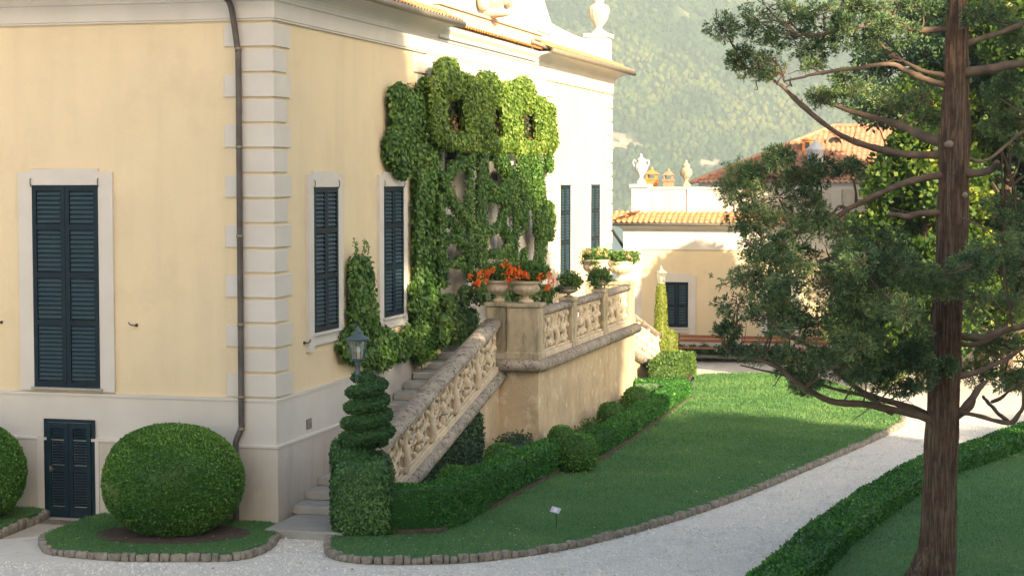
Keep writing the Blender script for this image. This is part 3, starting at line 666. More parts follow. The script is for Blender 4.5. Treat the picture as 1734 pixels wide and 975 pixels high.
# steps down the columns behind the creeper
g = Geo()
for px_ in (776, 850, 913):
    t, z = N(px_, 400, .10); prof = [(.30,0),(.36,.18),(.30,.24),(.33,.30),(.27,.36),(.26,2.0),(.235,4.0),(.27,4.06),(.27,4.12),(.33,4.25),(.36,4.4)]
    gg = Geo(); gg.lathe(SIDE(t, .10, 2.4), [(a*.85, b) for a, b in prof], 20); gg.obj('column', M['white'], villa)
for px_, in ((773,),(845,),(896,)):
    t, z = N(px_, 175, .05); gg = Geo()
    gg.prism(SIDE, [(t-.9,6.3),(t+.9,6.3),(t+.9,8.0)]+[(t+.9*math.cos(a), 8.0+.55*math.sin(a)) for a in np.linspace(.2, math.pi-.2, 8)]+[(t-.9,8.0)], .031, .036); gg.obj('niche_shade', M['paneshade'], villa)  # thin dark sheets colour in the shade of the recess behind the arches
# finials of the roof are things that rest on it
def urn(name, label, cat, c, R, Hh, mt, flute=(16,.10,.25,.72), kind='bowl', group=None, ears=False):
    c = A(c, float); th_ = thing(name, label, cat, c, group); g = Geo()
    if kind == 'bowl': pr = [(.46,0),(.50,.04),(.50,.10),(.42,.14),(.22,.19),(.20,.28),(.30,.33),(.62,.40),(.86,.52),(.94,.66),(.88,.76),(.80,.80),(.80,.84),(1.0,.90),(1.0,.97),(.86,1.0),(.80,.96),(.70,.86),(.0,.85)]
    elif kind == 'vase': pr = [(.62,0),(.62,.09),(.40,.13),(.26,.19),(.22,.25),(.44,.33),(.72,.44),(.80,.55),(.66,.66),(.46,.72),(.50,.76),(.60,.79),(.44,.83),(.22,.88),(.12,.92),(.16,.95),(.08,.99),(0,1.0)]
    else: pr = [(.60,0),(.62,.06),(.36,.10),(.24,.16),(.38,.22),(.66,.34),(.80,.50),(.84,.60),(.70,.68),(.42,.73),(.34,.77),(.46,.80),(.30,.85),(.26,.89),(.40,.92),(.20,.97),(0,1.0)]
    pr = [(a*R, b*Hh) for a, b in pr]
    fl = (flute[0], flute[1], flute[2]*Hh, flute[3]*Hh); lo = [p for p in pr if p[1] <= .30*Hh]
    hi = [p for p in pr if p[1] > .18*Hh]; lo = [p for p in pr if p[1] <= hi[0][1]]
    g.lathe(c, hi, 48, 0, fl); g.obj('bowl', mt, th_)
    g = Geo(); g.lathe(c, lo, 24); g.obj('foot', mt, th_)
    if ears:
        for sg in (-1, 1):
            g = Geo(); P = c+A([[sg*R*.55,0,Hh*.74],[sg*R*.9,0,Hh*.78],[sg*R*1.0,0,Hh*.68],[sg*R*.78,0,Hh*.56]]); g.tube(smooth_path(P, 4), R*.09, 8); g.obj('handle', mt, th_)
    return th_
urn('roof_urn', 'carved stone flame urn on the corner pedestal of the villa roof', 'urn', SIDE(29.3,-.35,11.14), .42, 1.36, M['stone'], kind='finial')

# ------------------------------------------------------------------ TERRACE STAIR
FLOOR = 2.38
stair = thing('terrace_staircase', 'sandstone terrace staircase with carved scrollwork balustrade and ochre wall', 'staircase', SIDE(9.3, 1.3, 0))
fronts = [-.9, .60]+[.60+.66*k for k in range(1, 14)]
nose = 9.3
g = Geo()
R_ = FLOOR/15
for side in (0, 1):
    g = Geo()
    for k, f in enumerate(fronts):
        z1 = R_*(k+1); f2 = f-.03; nx_ = 9.32
        a, b = (f2, nx_) if side == 0 else (29.9-nx_, 29.9-f2)
        jt = rng.uniform(-.008, .008)
        lo = .16 if k == 0 else .0872
        g.box(SIDE, a, b, lo, 1.50 if k > 1 or side else 1.62, z1-R_+(.001 if k else -.05), z1+jt*.3)
    g.obj('steps', M['step'], stair, bevel=.02)
g = Geo(); g.box(SIDE, 9.321, 20.58, .05, 2.3, 1.9, FLOOR+.004); g.obj('terrace_floor', M['paving'], stair)
# stair cheek walls and terrace wall
def zline(t, far=False):   # stringer ledge centre height along the stair
    q = t if not far else 29.9-t
    return .06+(q-1.0)*.2145*1.0+.02
NS = 1.70
for far in (False, True):
    m = (lambda t: 29.9-t) if far else (lambda t: t)
    g = Geo(); a, b = -.5, 9.30
    Pl = [(m(a),-.1),(m(b),-.1),(m(b),zline(b)+.0),(m(a),zline(a)+.0)]
    if far: Pl = Pl[::-1]
    g.prism(SIDE, Pl, 1.45, NS-.02); g.obj('stair_wall', M['rough'], stair)
    def pr(s0, s1, w0, w1, h0, h1, gg):
        c = [SIDE(m(t), w, zline(t)+h) for t in (s0, s1) for w in (w0, w1) for h in (h0, h1)]; gg.hexa(A(c))
    g = Geo()   # round stringer moulding
    P = [SIDE(m(t), NS-.03, zline(t)+.02) for t in (-.6, 2, 5, 9.0, 9.28)]; g.tube(P, .19, 16, 0, 'flat', squash=(ZV, .82)); 
    g.obj('stringer_moulding', M['coping'], stair)
    g = Geo(); pr(-.3, 9.3, 1.44, NS+.02, .14, .30, g); pr(-.3, 9.3, 1.47, NS-.03, .30, .36, g); g.obj('balustrade_base', M['stone'], stair, bevel=.02)
    g = Geo()
    P = [SIDE(m(t), 1.54, zline(t)+1.22) for t in np.linspace(.2, 9.25, 12)]; g.tube(P, .225, 18, 0, 'flat', squash=(ZV, .56)); g.obj('handrail', M['coping'], stair)
    g = Geo(); pr(.0, 9.3, 1.53, 1.60, .36, 1.15, g); pr(.0, 9.3, 1.50, 1.66, 1.06, 1.13, g); g.obj('balustrade_panel', M['stone'], stair)
def scrollwork(gg, fr, u0, u1, w, zf, zlo, zhi, flip=1):
    """one bay of carved scrolls, bands and leaves in a sloping field"""
    L_ = u1-u0; H_ = zhi-zlo; c = (u0+u1)/2; mid = (zlo+zhi)/2
    def pt(P): return P
    def cur(uc, zc, R, turns, a0, sg, r0=.042, r1=.02):
        th = np.linspace(0, turns*2*math.pi, 24); r = R*(1-th/th[-1]*.85); u = uc+sg*r*np.cos(a0+th); z = zc+r*np.sin(a0+th)
        gg.tube(fr(u, w, z+zf(u)), np.linspace(r0, r1, 24), 6)
    for sg in (-1, 1):
        cur(c+sg*L_*.27, mid+H_*.20, H_*.27, 1.5, math.pi/2, sg); cur(c+sg*L_*.27, mid-H_*.22, H_*.25, 1.5, -math.pi/2, sg)
        cur(c+sg*L_*.10, mid+H_*.02, H_*.20, 1.2, math.pi, -sg, .035, .018)
        P = smooth_path([fr(u, w, z+zf(u)) for u, z in [(c+sg*L_*.44, zlo), (c+sg*L_*.36, mid-.1*H_), (c+sg*L_*.46, mid+.15*H_), (c+sg*L_*.38, zhi)]], 5); gg.tube(P, .04, 6)
        for (du, dz) in ((.44,.36),(.20,.40),(.16,-.42),(.40,-.38),(.46,.0),(.03,.33)):
            gg.blob(fr(c+sg*L_*du, w+.02, mid+H_*dz+zf(c+sg*L_*du)), (.055,.05,.07), 6, .35, rng.integers(99), 0, None, None, 9)
    u = c; V = fr(u, w+.03, mid-.05*H_+zf(u)); gg.blob(V, (.10,.08,.12), 8, .3, rng.integers(99), 0, None, None, 14)
    gg.blob(fr(u, w+.02, mid-.35*H_+zf(u)), (.07,.06,.09), 7, .3, rng.integers(99), 0, None, None, 12)
for far in (False, True):
    m = (lambda t: 29.9-t) if far else (lambda t: t)
    zf = (lambda u: zline(29.9-u)) if far else (lambda u: zline(u))
    eds = np.linspace(.75, 9.1, 6)
    for k in range(5):
        a, b = sorted((m(eds[k]+.12), m(eds[k+1]-.12))); g = Geo(); scrollwork(g, SIDE, a, b, NS-.055, zf, .40, 1.08); g.obj('carved_scroll', M['stone'], stair)
        g = Geo(); t = m(eds[k]); q = zline(eds[k])
        P = smooth_path(SIDE(t, A([NS-.03,NS+.02,NS-.01,NS-.05,NS-.02]), q+A([.36,.50,.72,.95,1.10])), 4); g.tube(P, [.085]*len(P), 8, squash=(S, .75)); g.box(SIDE, t-.09, t+.09, 1.5, NS+.04, q+.34, q+.42); g.obj('baluster', M['stone'], stair)
# terrace walls
g = Geo(); g.box(SIDE, 9.30, 20.62, .05, 2.60, -.1, 1.99); g.obj('terrace_wall', M['rough'], stair)
g = Geo()
def torus(P, r, gg): gg.tube(P, r, 14, 0, 'flat', squash=(ZV, .85))
pts = [SIDE(9.22,1.62,2.12), SIDE(9.22,1.9,2.12), SIDE(9.22,2.45,2.12), SIDE(9.26,2.6,2.12), SIDE(9.5,2.66,2.12)]
torus(pts, .17, g); torus([SIDE(9.45,2.66,2.12), SIDE(15,2.66,2.12), SIDE(20.5,2.66,2.12)], .17, g)
torus([SIDE(20.4,2.66,2.12), SIDE(20.66,2.6,2.12), SIDE(20.7,2.3,2.12), SIDE(20.7,1.6,2.12)], .17, g)
g.box(SIDE, 9.24, 20.68, .06, 2.64, 2.02, 2.22); g.obj('ledge_moulding', M['coping'], stair)
g = Geo(); g.box(SIDE, 9.92, 19.95, 2.30, 2.60, 2.221, 2.37); g.box(SIDE, 9.92, 19.95, 2.34, 2.55, 2.371, 2.42); g.obj('balustrade_base', M['stone'], stair, bevel=.02)
def pillar(u0, u1, w0, w1, z1, name='pillar'):
    g = Geo(); g.box(SIDE, u0, u1, w0, w1, 2.221, z1-.10); g.box(SIDE, u0-.03, u1+.03, w0-.03, w1+.03, 2.222, 2.42); g.box(SIDE, u0-.035, u1+.035, w0-.035, w1+.035, z1-.10, z1)
    return g.obj(name, M['pillar'], stair, bevel=.03)
pillar(9.32, 9.90, 1.84, 2.60, 3.53); pillar(9.45, 9.95, 1.32, 1.80, 3.53)
pillar(19.98, 20.58, 1.86, 2.60, 3.46); pillar(19.90, 20.45, 1.32, 1.82, 3.46)
for t in (12.9, 16.6): pillar(t-.22, t+.22, 2.30, 2.62, 3.46, 'balustrade_post')
for a, b in ((9.95, 12.66), (13.14, 16.36), (16.84, 19.94)):
    g = Geo(); g.tube([SIDE(a,2.45,3.29), SIDE((a+b)/2,2.45,3.29), SIDE(b,2.45,3.29)], .165, 14, 0, 'flat', squash=(ZV, .62)); g.obj('top_rail', M['coping'], stair)
    n = 2
    for k in range(n):
        u0 = a+(b-a)*k/n; u1 = a+(b-a)*(k+1)/n
        g = Geo(); scrollwork(g, SIDE, u0+.05, u1-.05, 2.47, lambda u: 0*u, 2.43, 3.2); g.obj('carved_scroll', M['stone'], stair)
        if k:
            g = Geo(); P = smooth_path(SIDE(u0, A([2.50,2.56,2.52,2.46,2.50]), A([2.42,2.6,2.8,3.0,3.2])), 4); g.tube(P, .07, 8); g.obj('baluster', M['stone'], stair)
    g = Geo(); g.box(SIDE, a, b, 2.38, 2.41, 2.42, 3.22) if 0 else g.box(SIDE, a, b, 2.40, 2.50, 3.14, 3.21); g.obj('rail_fillet', M['stone'], stair)

# ------------------------------------------------------------------ urns and flowers on the terrace
def px_at(x, y, Y): return D(x, y, Y)
def plant(name, label, cat, c, r, mleaf, dens, L_, W_, flowers=None, group=None, trail=0, amp=.25):
    c = A(c, float); t_ = thing(name, label, cat, c-A([0,0,r[2]*.6]), group); g = Geo()
    hs = [blob(c, A(r)*.72, 9, amp, rng.integers(99), None, 6)]
    for k in range(5):
        a = rng.uniform(0, 6.28); hs.append(blob(c+A([math.cos(a)*r[0]*.6, math.sin(a)*r[1]*.6, rng.uniform(-.2,.35)*r[2]]), A(r)*.38, 7, amp, rng.integers(99), None, 8))
    for k in range(trail):
        a = rng.uniform(0, 6.28); b = c+A([math.cos(a)*r[0]*1.0, math.sin(a)*r[1]*1.0, -r[2]*rng.uniform(.4,1.2)]); hs.append(blob(b, A(r)*.22, 6, amp, rng.integers(99), None, 8))
    leafy(g, hs, dens, L_, W_, 'hedge', out=1.2); g.obj('foliage', mleaf, t_)
    if flowers:
        m_, n_, fs, spots = flowers; g = Geo()
        for k in range(n_):
            if spots is not None: q = A(spots[k % len(spots)])+rng.normal(0, .03, 3)
            else: q = c+unit(rng.normal(size=3)+A([0,-.6,.5]))*A(r)*rng.uniform(.85, 1.15)
            m2 = 26; P = q+rng.normal(0, fs*.42, (m2, 3)); d = unit(rng.normal(size=(m2, 3))); s2 = unit(np.cross(d, rng.normal(size=(m2, 3)))); V, F = leaf_quads(P, d, s2, fs*.65, fs*.6); g.add(V, F, 0, False, rng.random(m2))
        g.obj('blossom', m_, t_)
    return t_
u1 = SIDE(9.70,1.56,3.53); u2 = SIDE(9.62,2.22,3.53)
urn('stone_urn', 'small fluted stone urn of red geraniums on the inner pillar at the stair top', 'urn', u1, .30, .50, M['stone'], group='flower urns on the balustrade')
urn('stone_urn', 'broader fluted stone urn of red geraniums on the near corner pillar of the terrace', 'urn', u2, .34, .50, M['stone'], group='flower urns on the balustrade')
fl1 = [D(x, y, 42.0) for x, y in [(813,461),(807,470),(810,480),(828,463),(835,458),(818,474),(806,485),(798,466),(826,459)]]
fl2 = [D(x, y, 41.72) for x, y in [(855,465),(865,455),(870,462),(862,472),(878,465),(885,470),(853,449),(895,468),(917,466),(930,470),(925,485),(933,474),(875,455)]]
plant('geranium', 'bushy geranium with red orange blossoms in the inner stair-top urn', 'flowers', u1+A([0,0,.70]), (.40,.32,.17), M['geran'], 900, .07, .06, (M['petal'], 9, .085, fl1), 'geraniums in the stone urns', 1)
plant('geranium', 'spreading geranium with many red orange blossoms in the near corner pillar urn', 'flowers', u2+A([.10,0,.71]), (.56,.36,.18), M['geran'], 900, .07, .06, (M['petal'], 13, .09, fl2), 'geraniums in the stone urns', 1)
u3 = SIDE(20.2,1.58,3.46); u4 = SIDE(20.28,2.26,3.46)
urn('stone_urn', 'far wide stone bowl urn on the inner pillar at the terrace end', 'urn', u3, .42, .62, M['stone'], group='flower urns on the balustrade')
urn('stone_urn', 'far wide stone bowl urn on the corner pillar at the terrace end', 'urn', u4, .36, .58, M['stone'], group='flower urns on the balustrade')
plant('flowering_plant', 'leafy plant with pale yellow and pink flowers in the far inner urn', 'flowers', u3+A([0,0,.72]), (.48,.4,.16), M['geran'], 800, .07, .05, (M['petalp'], 10, .06, None), None, 3)
plant('flowering_plant', 'leafy plant with small pale flowers in the far corner urn', 'flowers', u4+A([.1,0,.68]), (.46,.36,.12), M['geran'], 800, .07, .05, (M['petalp'], 7, .06, None), None, 2)
u5 = SIDE(12.9,2.46,3.46)
urn('small_urn', 'small dark stone urn on the balustrade post beside the geraniums', 'urn', u5, .22, .26, M['coping'])
plant('trailing_plant', 'dark green leafy plant trailing from the small urn on the balustrade', 'plant', u5+A([.02,0,.40]), (.30,.26,.26), M['planeg'], 900, .06, .045, (M['petalp'], 2, .04, None), None, 4)
u6 = SIDE(16.6,2.46,3.46)
urn('small_urn', 'small stone urn half hidden by its plant on the farther balustrade post', 'urn', u6, .22, .22, M['coping'])
plant('trailing_plant', 'grey green plant hanging over the farther balustrade post', 'plant', u6+A([-.02,0,.34]), (.32,.26,.24), M['planeg'], 800, .06, .045, None, None, 5)
# extra green mass behind the geraniums is part of the creeper below

# ------------------------------------------------------------------ CREEPERS on the long side
def ivy_thing(name, label, strokes, mleaf, dens=520, L_=.095, W_=.075, plane=.22, sq=.62, mode='ivy', amp=.10, cat='ivy', hullv=.12, grow=-4.):
    hs = []
    for st in strokes:
        pts, rad = st[0], st[1]; pl = st[2] if len(st) > 2 else plane
        P = []
        for x, y in pts: t, z = N(x, y, pl); P.append(SIDE(t, pl, z))
        if len(P) == 1: P.append(P[0]+A([0,0,.05]))
        P = smooth_path(P, 5)
        dist = P[:, 1].mean(); t_mid = P.mean(0)
        f = dist/F_PX
        rad = [max(2.2, q+grow) for q in (rad if hasattr(rad, '__len__') else [rad, rad])]
        r = np.interp(np.linspace(0, 1, len(P)), np.linspace(0, 1, len(rad)) if hasattr(rad, '__len__') else [0, 1], rad if hasattr(rad, '__len__') else [rad, rad])*f
        V, F = tube(P, r, 12, True, (NV, sq))
        # pixel width on the wall is foreshortened: widen along the wall
        c = P.mean(0); d = V-c; a = d@S
        ctr = np.repeat(np.vstack([P[:1], P[:1], P, P[-1:], P[-1:]]), 12, 0)
        off = (V-ctr)@S; V = V+(off*1.9)[:, None]*S
        V = V+(amp*noise3(V, 2.6, 4)+.05*noise3(V, 7., 2))[:, None]*unit(V-ctr)
        w = (V-CO)@NV; V = V+np.clip(.02-w, 0, None)[:, None]*NV
        hs.append((V, F))
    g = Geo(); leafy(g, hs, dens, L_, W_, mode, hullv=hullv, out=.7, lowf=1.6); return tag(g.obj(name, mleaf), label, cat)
ivy_thing('climbing_creeper', 'tall dark green creeper pillar right of the second shuttered window', [
    ([(680,160),(682,200),(680,235)], 23), ([(676,238),(678,262),(684,285)], [24,26,16]), ([(716,148),(720,160),(722,250),(722,400),(722,480),(720,560),(716,592)], [16,22,22,22,23,24,20]),
    ([(700,480),(700,520)], 8), ([(700,570),(712,600)], 16), ([(735,160),(740,300),(738,380)], 8)], M['ivy'], 620, .095, .075, .20)
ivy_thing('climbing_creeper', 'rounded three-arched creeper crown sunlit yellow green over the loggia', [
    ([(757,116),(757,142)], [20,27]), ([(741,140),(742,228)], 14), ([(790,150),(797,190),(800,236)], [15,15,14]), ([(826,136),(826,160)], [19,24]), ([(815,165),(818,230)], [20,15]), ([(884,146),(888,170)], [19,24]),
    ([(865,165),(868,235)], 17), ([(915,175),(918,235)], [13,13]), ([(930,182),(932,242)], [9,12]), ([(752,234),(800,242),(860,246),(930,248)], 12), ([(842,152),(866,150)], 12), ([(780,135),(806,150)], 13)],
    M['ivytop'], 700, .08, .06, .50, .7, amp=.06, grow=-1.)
ivy_thing('reddening_creeper', 'patches of reddish creeper leaves inside the three arches', [([(772,182),(773,225)], 15, .16), ([(845,184),(846,228)], 15, .16), ([(896,194),(897,235)], 13, .16)], M['redivy'], 420, .10, .08, .16, grow=0.)
ivy_thing('climbing_creeper', 'curling green creeper bands wound round the white loggia columns', [
    ([(752,300),(770,282),(795,268)], 10), ([(798,262),(796,330),(795,440)], 7), ([(752,296),(762,335),(795,372),(802,392)], 10), ([(748,330),(748,420),(750,480)], 8), ([(752,402),(775,405),(798,425)], 9),
    ([(798,425),(796,470)], 7), ([(755,445),(780,448),(800,462)], 8), ([(762,372),(778,390)], 10), ([(776,438),(795,430)], 6),
    ([(818,262),(815,330),(815,450)], 10), ([(845,268),(862,300),(858,335)], 14), ([(822,305),(835,320),(858,322)], 9), ([(832,335),(850,338)], 8), ([(858,345),(850,378),(862,402),(855,425),(835,428)], 9), ([(820,398),(845,382)], 8), ([(848,462),(865,440)], 9),
    ([(885,262),(888,330),(882,372)], 12), ([(905,268),(912,330),(915,390)], 13), ([(918,395),(912,450)], [11,10]), ([(928,260),(930,285)], 9), ([(930,345),(934,372),(930,400)], [7,9,8]), ([(915,362),(930,358)], 6), ([(886,425),(887,455)], 7), ([(876,400),(890,380)], 5), ([(874,300),(872,440)], 7), ([(920,380),(930,398)], 5)],
    M['ivy'], 800, .065, .05, .45, .8, hullv=.06, amp=.05, grow=-2.6)
ivy_thing('flowering_shrub', 'yellow green rounded shrub at the foot of the loggia left of the urns', [([(758,505),(762,520)], [13,15], .5), ([(790,490),(788,512)], 12, .5), ([(770,545),(772,565)], 20, .5), ([(795,530),(797,560)], [15,15], .5), ([(752,540),(750,575)], 12, .5)], M['planeg'], 420, .09, .07, .5, .8, cat='shrub')
ivy_thing('green_shrub', 'dark green shrub filling the space behind the geranium urns', [([(815,470),(815,505)], 14, .8), ([(925,490),(925,510)], 13, 1.0), ([(870,480),(880,500)], 20, .9), ([(900,470),(905,500)], 14, .9), ([(845,500),(850,510)], 14, .9)], M['planeg'], 380, .09, .07, .8, .8, cat='shrub')
ivy_thing('climbing_creeper', 'leafy green creeper on the wall between the first two shuttered windows', [
    ([(611,440),(612,480),(614,530),(616,570)], [16,21,23,24], .16), ([(590,560),(588,590),(590,605)], [12,14,10], .16), ([(600,590),(640,600),(655,612)], [20,20,12], .16), ([(640,570),(668,585),(690,585)], [20,22,18], .16), ([(690,560),(700,585),(722,596),(738,592)], [12,16,12,7], .2)], M['ivy'], 620, .095, .075, .16, .55)
g = Geo()
for x, y0, y1 in ((600,432,405),(604,432,412),(614,428,406),(617,430,410),(622,432,412)):
    t0, z0 = N(x, y0, .15); t1, z1 = N(x+rng.uniform(-3,3), y1, .15); P = smooth_path([SIDE(t0,.15,z0), SIDE((t0+t1)/2,.18,(z0+z1)/2), SIDE(t1,.15,z1)], 4); g.tube(P, .006, 5); 
    LP = np.repeat(P, 3, 0)+rng.normal(0, .015, (len(P)*3, 3)); d = unit(rng.normal(size=LP.shape)+A([0,0,1.])); V, F = leaf_quads(LP, d, unit(np.cross(d, rng.normal(size=LP.shape))), .05, .03); g.add(V, F, 0, False, rng.uniform(.6, 1, len(LP)))
tag(g.obj('creeper_shoots', M['ivy']), 'thin upright shoots above the creeper between the two windows', 'shoots')
# creeping fig on the stair cheek wall
g = Geo(); poly = [(.3,.15),(.3,.05),(8.0,.15),(8.1,.5),(7.5,1.7)]
def figz(t): return zline(t)-.10
ts = np.linspace(.0, 7.6, 26); rows = []
for t in ts:
    top = figz(t) if t < 6.9 else figz(t)-.12*(t-6.9)**2*3
    rows.append([SIDE(t, NS+.03+.05*math.sin(a*math.pi)+.02*noise3(A([t*3., a*5., 0]), 1.5), .12+(top-.12)*a) for a in np.linspace(0, 1, 7)])
V = A(rows); q = 7; i = (np.arange(25)[:, None]*q+np.arange(6)[None]).ravel(); Fg = np.stack([i, i+q, i+q+1, i+1], 1)
V2 = V.reshape(-1, 3); P, nn = sample(V2, [Fg], 1500); m = len(P); nn = unit(NV+.6*rng.normal(size=(m, 3))); d = unit(np.cross(nn, rng.normal(size=(m, 3)))); 
g.add(V2, Fg, 0, True, .1); Vq, Fq = leaf_quads(P+NV*.02, d, unit(np.cross(nn, d)), .06*rng.uniform(.7,1.3,m), .05); g.add(Vq, Fq, 0, False, np.clip(rng.normal(.5,.25,m), 0, 1))
tag(g.obj('creeping_fig', M['fig']), 'dark creeping fig covering the wall under the stair balustrade', 'ivy')

# ------------------------------------------------------------------ HEDGES AND TOPIARY
def hedge(name, label, path, w, h, z0=.08, mleaf=None, dens=900, L_=.05, W_=.04, group=None, step=.22, cat='hedge'):
    P = A(path, float); d = np.r_[0, np.cumsum(np.linalg.norm(np.diff(P, axis=0), axis=1))]; n = max(4, int(d[-1]/step)); q = np.linspace(0, d[-1], n)
    C_ = np.stack([np.interp(q, d, P[:, 0]), np.interp(q, d, P[:, 1])], -1); T = unit(np.gradient(C_, axis=0)); Nn = np.c_[-T[:, 1], T[:, 0]]
    h_ = np.interp(q, np.linspace(0, d[-1], len(h)), h) if hasattr(h, '__len__') else np.full(n, h); w_ = np.interp(q, np.linspace(0, d[-1], len(w)), w) if hasattr(w, '__len__') else np.full(n, w)
    prof = [(-.48,0),(-.5,.25),(-.5,.55),(-.5,.90),(-.46,.985),(-.25,1.),(0,1.005),(.25,1.),(.46,.985),(.5,.90),(.5,.55),(.5,.25),(.48,0)]
    rows = []
    for k in range(n):
        e = 1.0
        rows.append([np.r_[C_[k]+Nn[k]*a*w_[k]*e, z0+b*h_[k]] for a, b in prof])
    V = A(rows); V = V+.022*(noise3(V, 2.2, 7)[..., None])*unit(V-np.c_[C_, z0+h_*.5][:, None]); V[:, 0, 2] = z0; V[:, -1, 2] = z0
    m = len(prof); i = (np.arange(n-1)[:, None]*m+np.arange(m-1)[None]).ravel(); F = [np.stack([i, i+1, i+m+1, i+m], 1)]
    V2 = V.reshape(-1, 3); hs = [(V2, F)]
    g = Geo(); 
    for V_, F_ in hs:
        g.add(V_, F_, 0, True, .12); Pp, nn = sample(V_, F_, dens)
    ends = [V[0], V[-1]]
    for e, sg in ((V[0], -1), (V[-1], 1)):
        c = e.mean(0); k = np.arange(m); V3 = np.vstack([c, e]); F3 = np.stack([np.zeros(m-1, int), k[:-1]+1, k[1:]+1], 1); g.add(V3, F3, 0, True, .12)
        tt = T[0] if sg < 0 else T[-1]; P3, n3 = sample(V3, [F3], dens); n3 = np.repeat([[tt[0]*sg, tt[1]*sg, 0]], len(P3), 0); Pp = np.vstack([Pp, P3]); nn = np.vstack([nn, n3])
    kk = np.argmin(((Pp[:, None, :2]-C_[None])**2).sum(-1), 1) if len(Pp)*n < 4e7 else np.zeros(len(Pp), int)
    cc = np.c_[C_[kk], z0+h_[kk]*.5]; sgn = np.sign(((Pp-cc)*nn).sum(1)); sgn[sgn == 0] = 1; nn = nn*sgn[:, None]
    mm = len(Pp); rd = unit(rng.normal(size=(mm, 3))); dd = unit(nn*.8+rd+A([0,0,.25])); sd = unit(np.cross(dd, rng.normal(size=(mm, 3)))); s = rng.uniform(.7, 1.3, mm)*np.where(rng.random(mm) < .04, 1.6, 1)
    Vq, Fq = leaf_quads(Pp+nn*rng.uniform(-.5, .35, mm)[:, None]*L_, dd, sd, L_*s, W_*s)
    g.add(Vq, Fq, 0, False, np.clip(.48+.25*noise3(Pp, 1.4, 3)+rng.normal(0, .2, mm), 0, 1))
    return tag(g.obj(name, mleaf or M['hedgeL']), label, cat, group)
def tnp(l): return [tuple((CO+S*t+NV*n)[:2]) for t, n in l]
hedge('clipped_hedge', 'thick clipped green hedge round the bed at the foot of the stair', tnp([(-.32,2.1),(-.10,2.6),(.12,2.95),(.5,3.08),(1.6,3.12),(3.6,3.18),(5.5,3.28),(7.6,3.40)]), .56, [.80,.76,.70,.66,.62], .1, dens=1500, L_=.040, W_=.032)
hedge('clipped_hedge', 'long low clipped hedge bordering the lawn below the terrace wall', tnp([(7.9,3.72),(9.5,3.85),(12,3.88),(15,3.88),(18,3.88),(21.3,3.85),(21.7,3.6)]), .52, [.5,.5,.48,.46,.48], .1, dens=1300, L_=.040, W_=.032)
hedge('clipped_hedge', 'sunlit yellow green hedge block at the far end of the terrace', tnp([(21.9,3.25),(23.2,3.1),(24.6,2.95)]), .75, .5, .1, M['planeg'], dens=1100, L_=.06, W_=.05)
hedge('clipped_hedge', 'short green hedge spur joining the far terrace hedge to the wall', tnp([(20.6,2.55),(20.8,3.0),(21.0,3.55)]), .7, .5, .1, dens=700, L_=.055)
hedge('clipped_hedge', 'farthest bright hedge block beside the yellow topiary column', tnp([(25.3,2.6),(26.4,2.7),(27.6,2.75)]), .95, [.6,.8,.75], .05, M['planeg'], dens=1000, L_=.06, W_=.05)
def ballbush(name, label, c, r, mleaf, dens, L_, W_, power=None, amp=.04, group=None, cat='bush', sc=1.6):
    g = Geo(); V, F = blob(c, r, 20, amp, rng.integers(99), power, sc); V[:, 2] = np.maximum(V[:, 2], .06)
    leafy(g, [(V, F)], dens, L_, W_, 'hedge', out=.5, lowf=1.3); return tag(g.obj(name, mleaf), label, cat, group)
ballbush('ball_bush', 'huge clipped ball bush beside the cellar door', (-5.98,32.45,1.03), (1.22,1.08,.975), M['boxball'], 2300, .042, .032, .95, .028)
ballbush('ball_bush', 'big clipped ball bush cut off by the left edge of the picture', (-9.98,33.4,1.02), (1.12,1.0,.93), M['boxball'], 1900, .042, .032, .95, .028)
GB = 'box balls along the bed'
def bb(label, t, n, r, h, z=.1, **k): ballbush('box_ball', label, SIDE(t, n, z+h*.5), (r, r, h*.55), M['boxball'], 1600, .040, .032, .8, .05, GB, 'bush')
bb('small box ball nearest the stair foot, behind the thick hedge', 2.9, 2.55, .34, .66)
bb('small box ball behind the hedge below the corner pillar', 6.0, 2.62, .34, .66)
bb('box ball against the hedge bend near the terrace corner', 9.4, 3.1, .29, .62)
bb('big square-shouldered box block standing out from the hedge onto the lawn', 7.25, 3.98, .40, .74)
bb('box ball halfway along the low terrace hedge', 14.0, 3.3, .32, .62)
bb('box ball near the far end of the low terrace hedge', 17.3, 3.3, .34, .66)
# loose low plants along the terrace wall
k_ = 0
wl_ = ['low loose plant at the fig covered corner of the stair wall', 'low loose plant directly below the corner pillar', 'small straggly plant by the ochre wall, second from the corner',
       'small straggly plant midway along the ochre wall', 'upright small plant by the far half of the ochre wall', 'last straggly plant before the end of the ochre wall', 'dark low plant beside the mossy wall corner']
for lab, (t, n, r, h) in zip(wl_, [(8.3,2.2,.38,.55),(9.4,3.0,.26,.40),(11.2,3.05,.28,.30),(12.8,3.05,.30,.32),(15.0,3.05,.24,.50),(18.0,3.0,.30,.42),(8.9,2.3,.3,.55)]):
    g = Geo(); V, F = blob(SIDE(t,n,.12+h*.42), (r*.8,r*.8,h*.46), 9, .35, k_, None, 6); leafy(g, [(V, F)], 700, .07, .035, 'hedge', out=1.6); tag(g.obj('low_plant', M['planed'] if k_ in (0,6) else M['planeg']), lab, 'plant'); k_ += 1
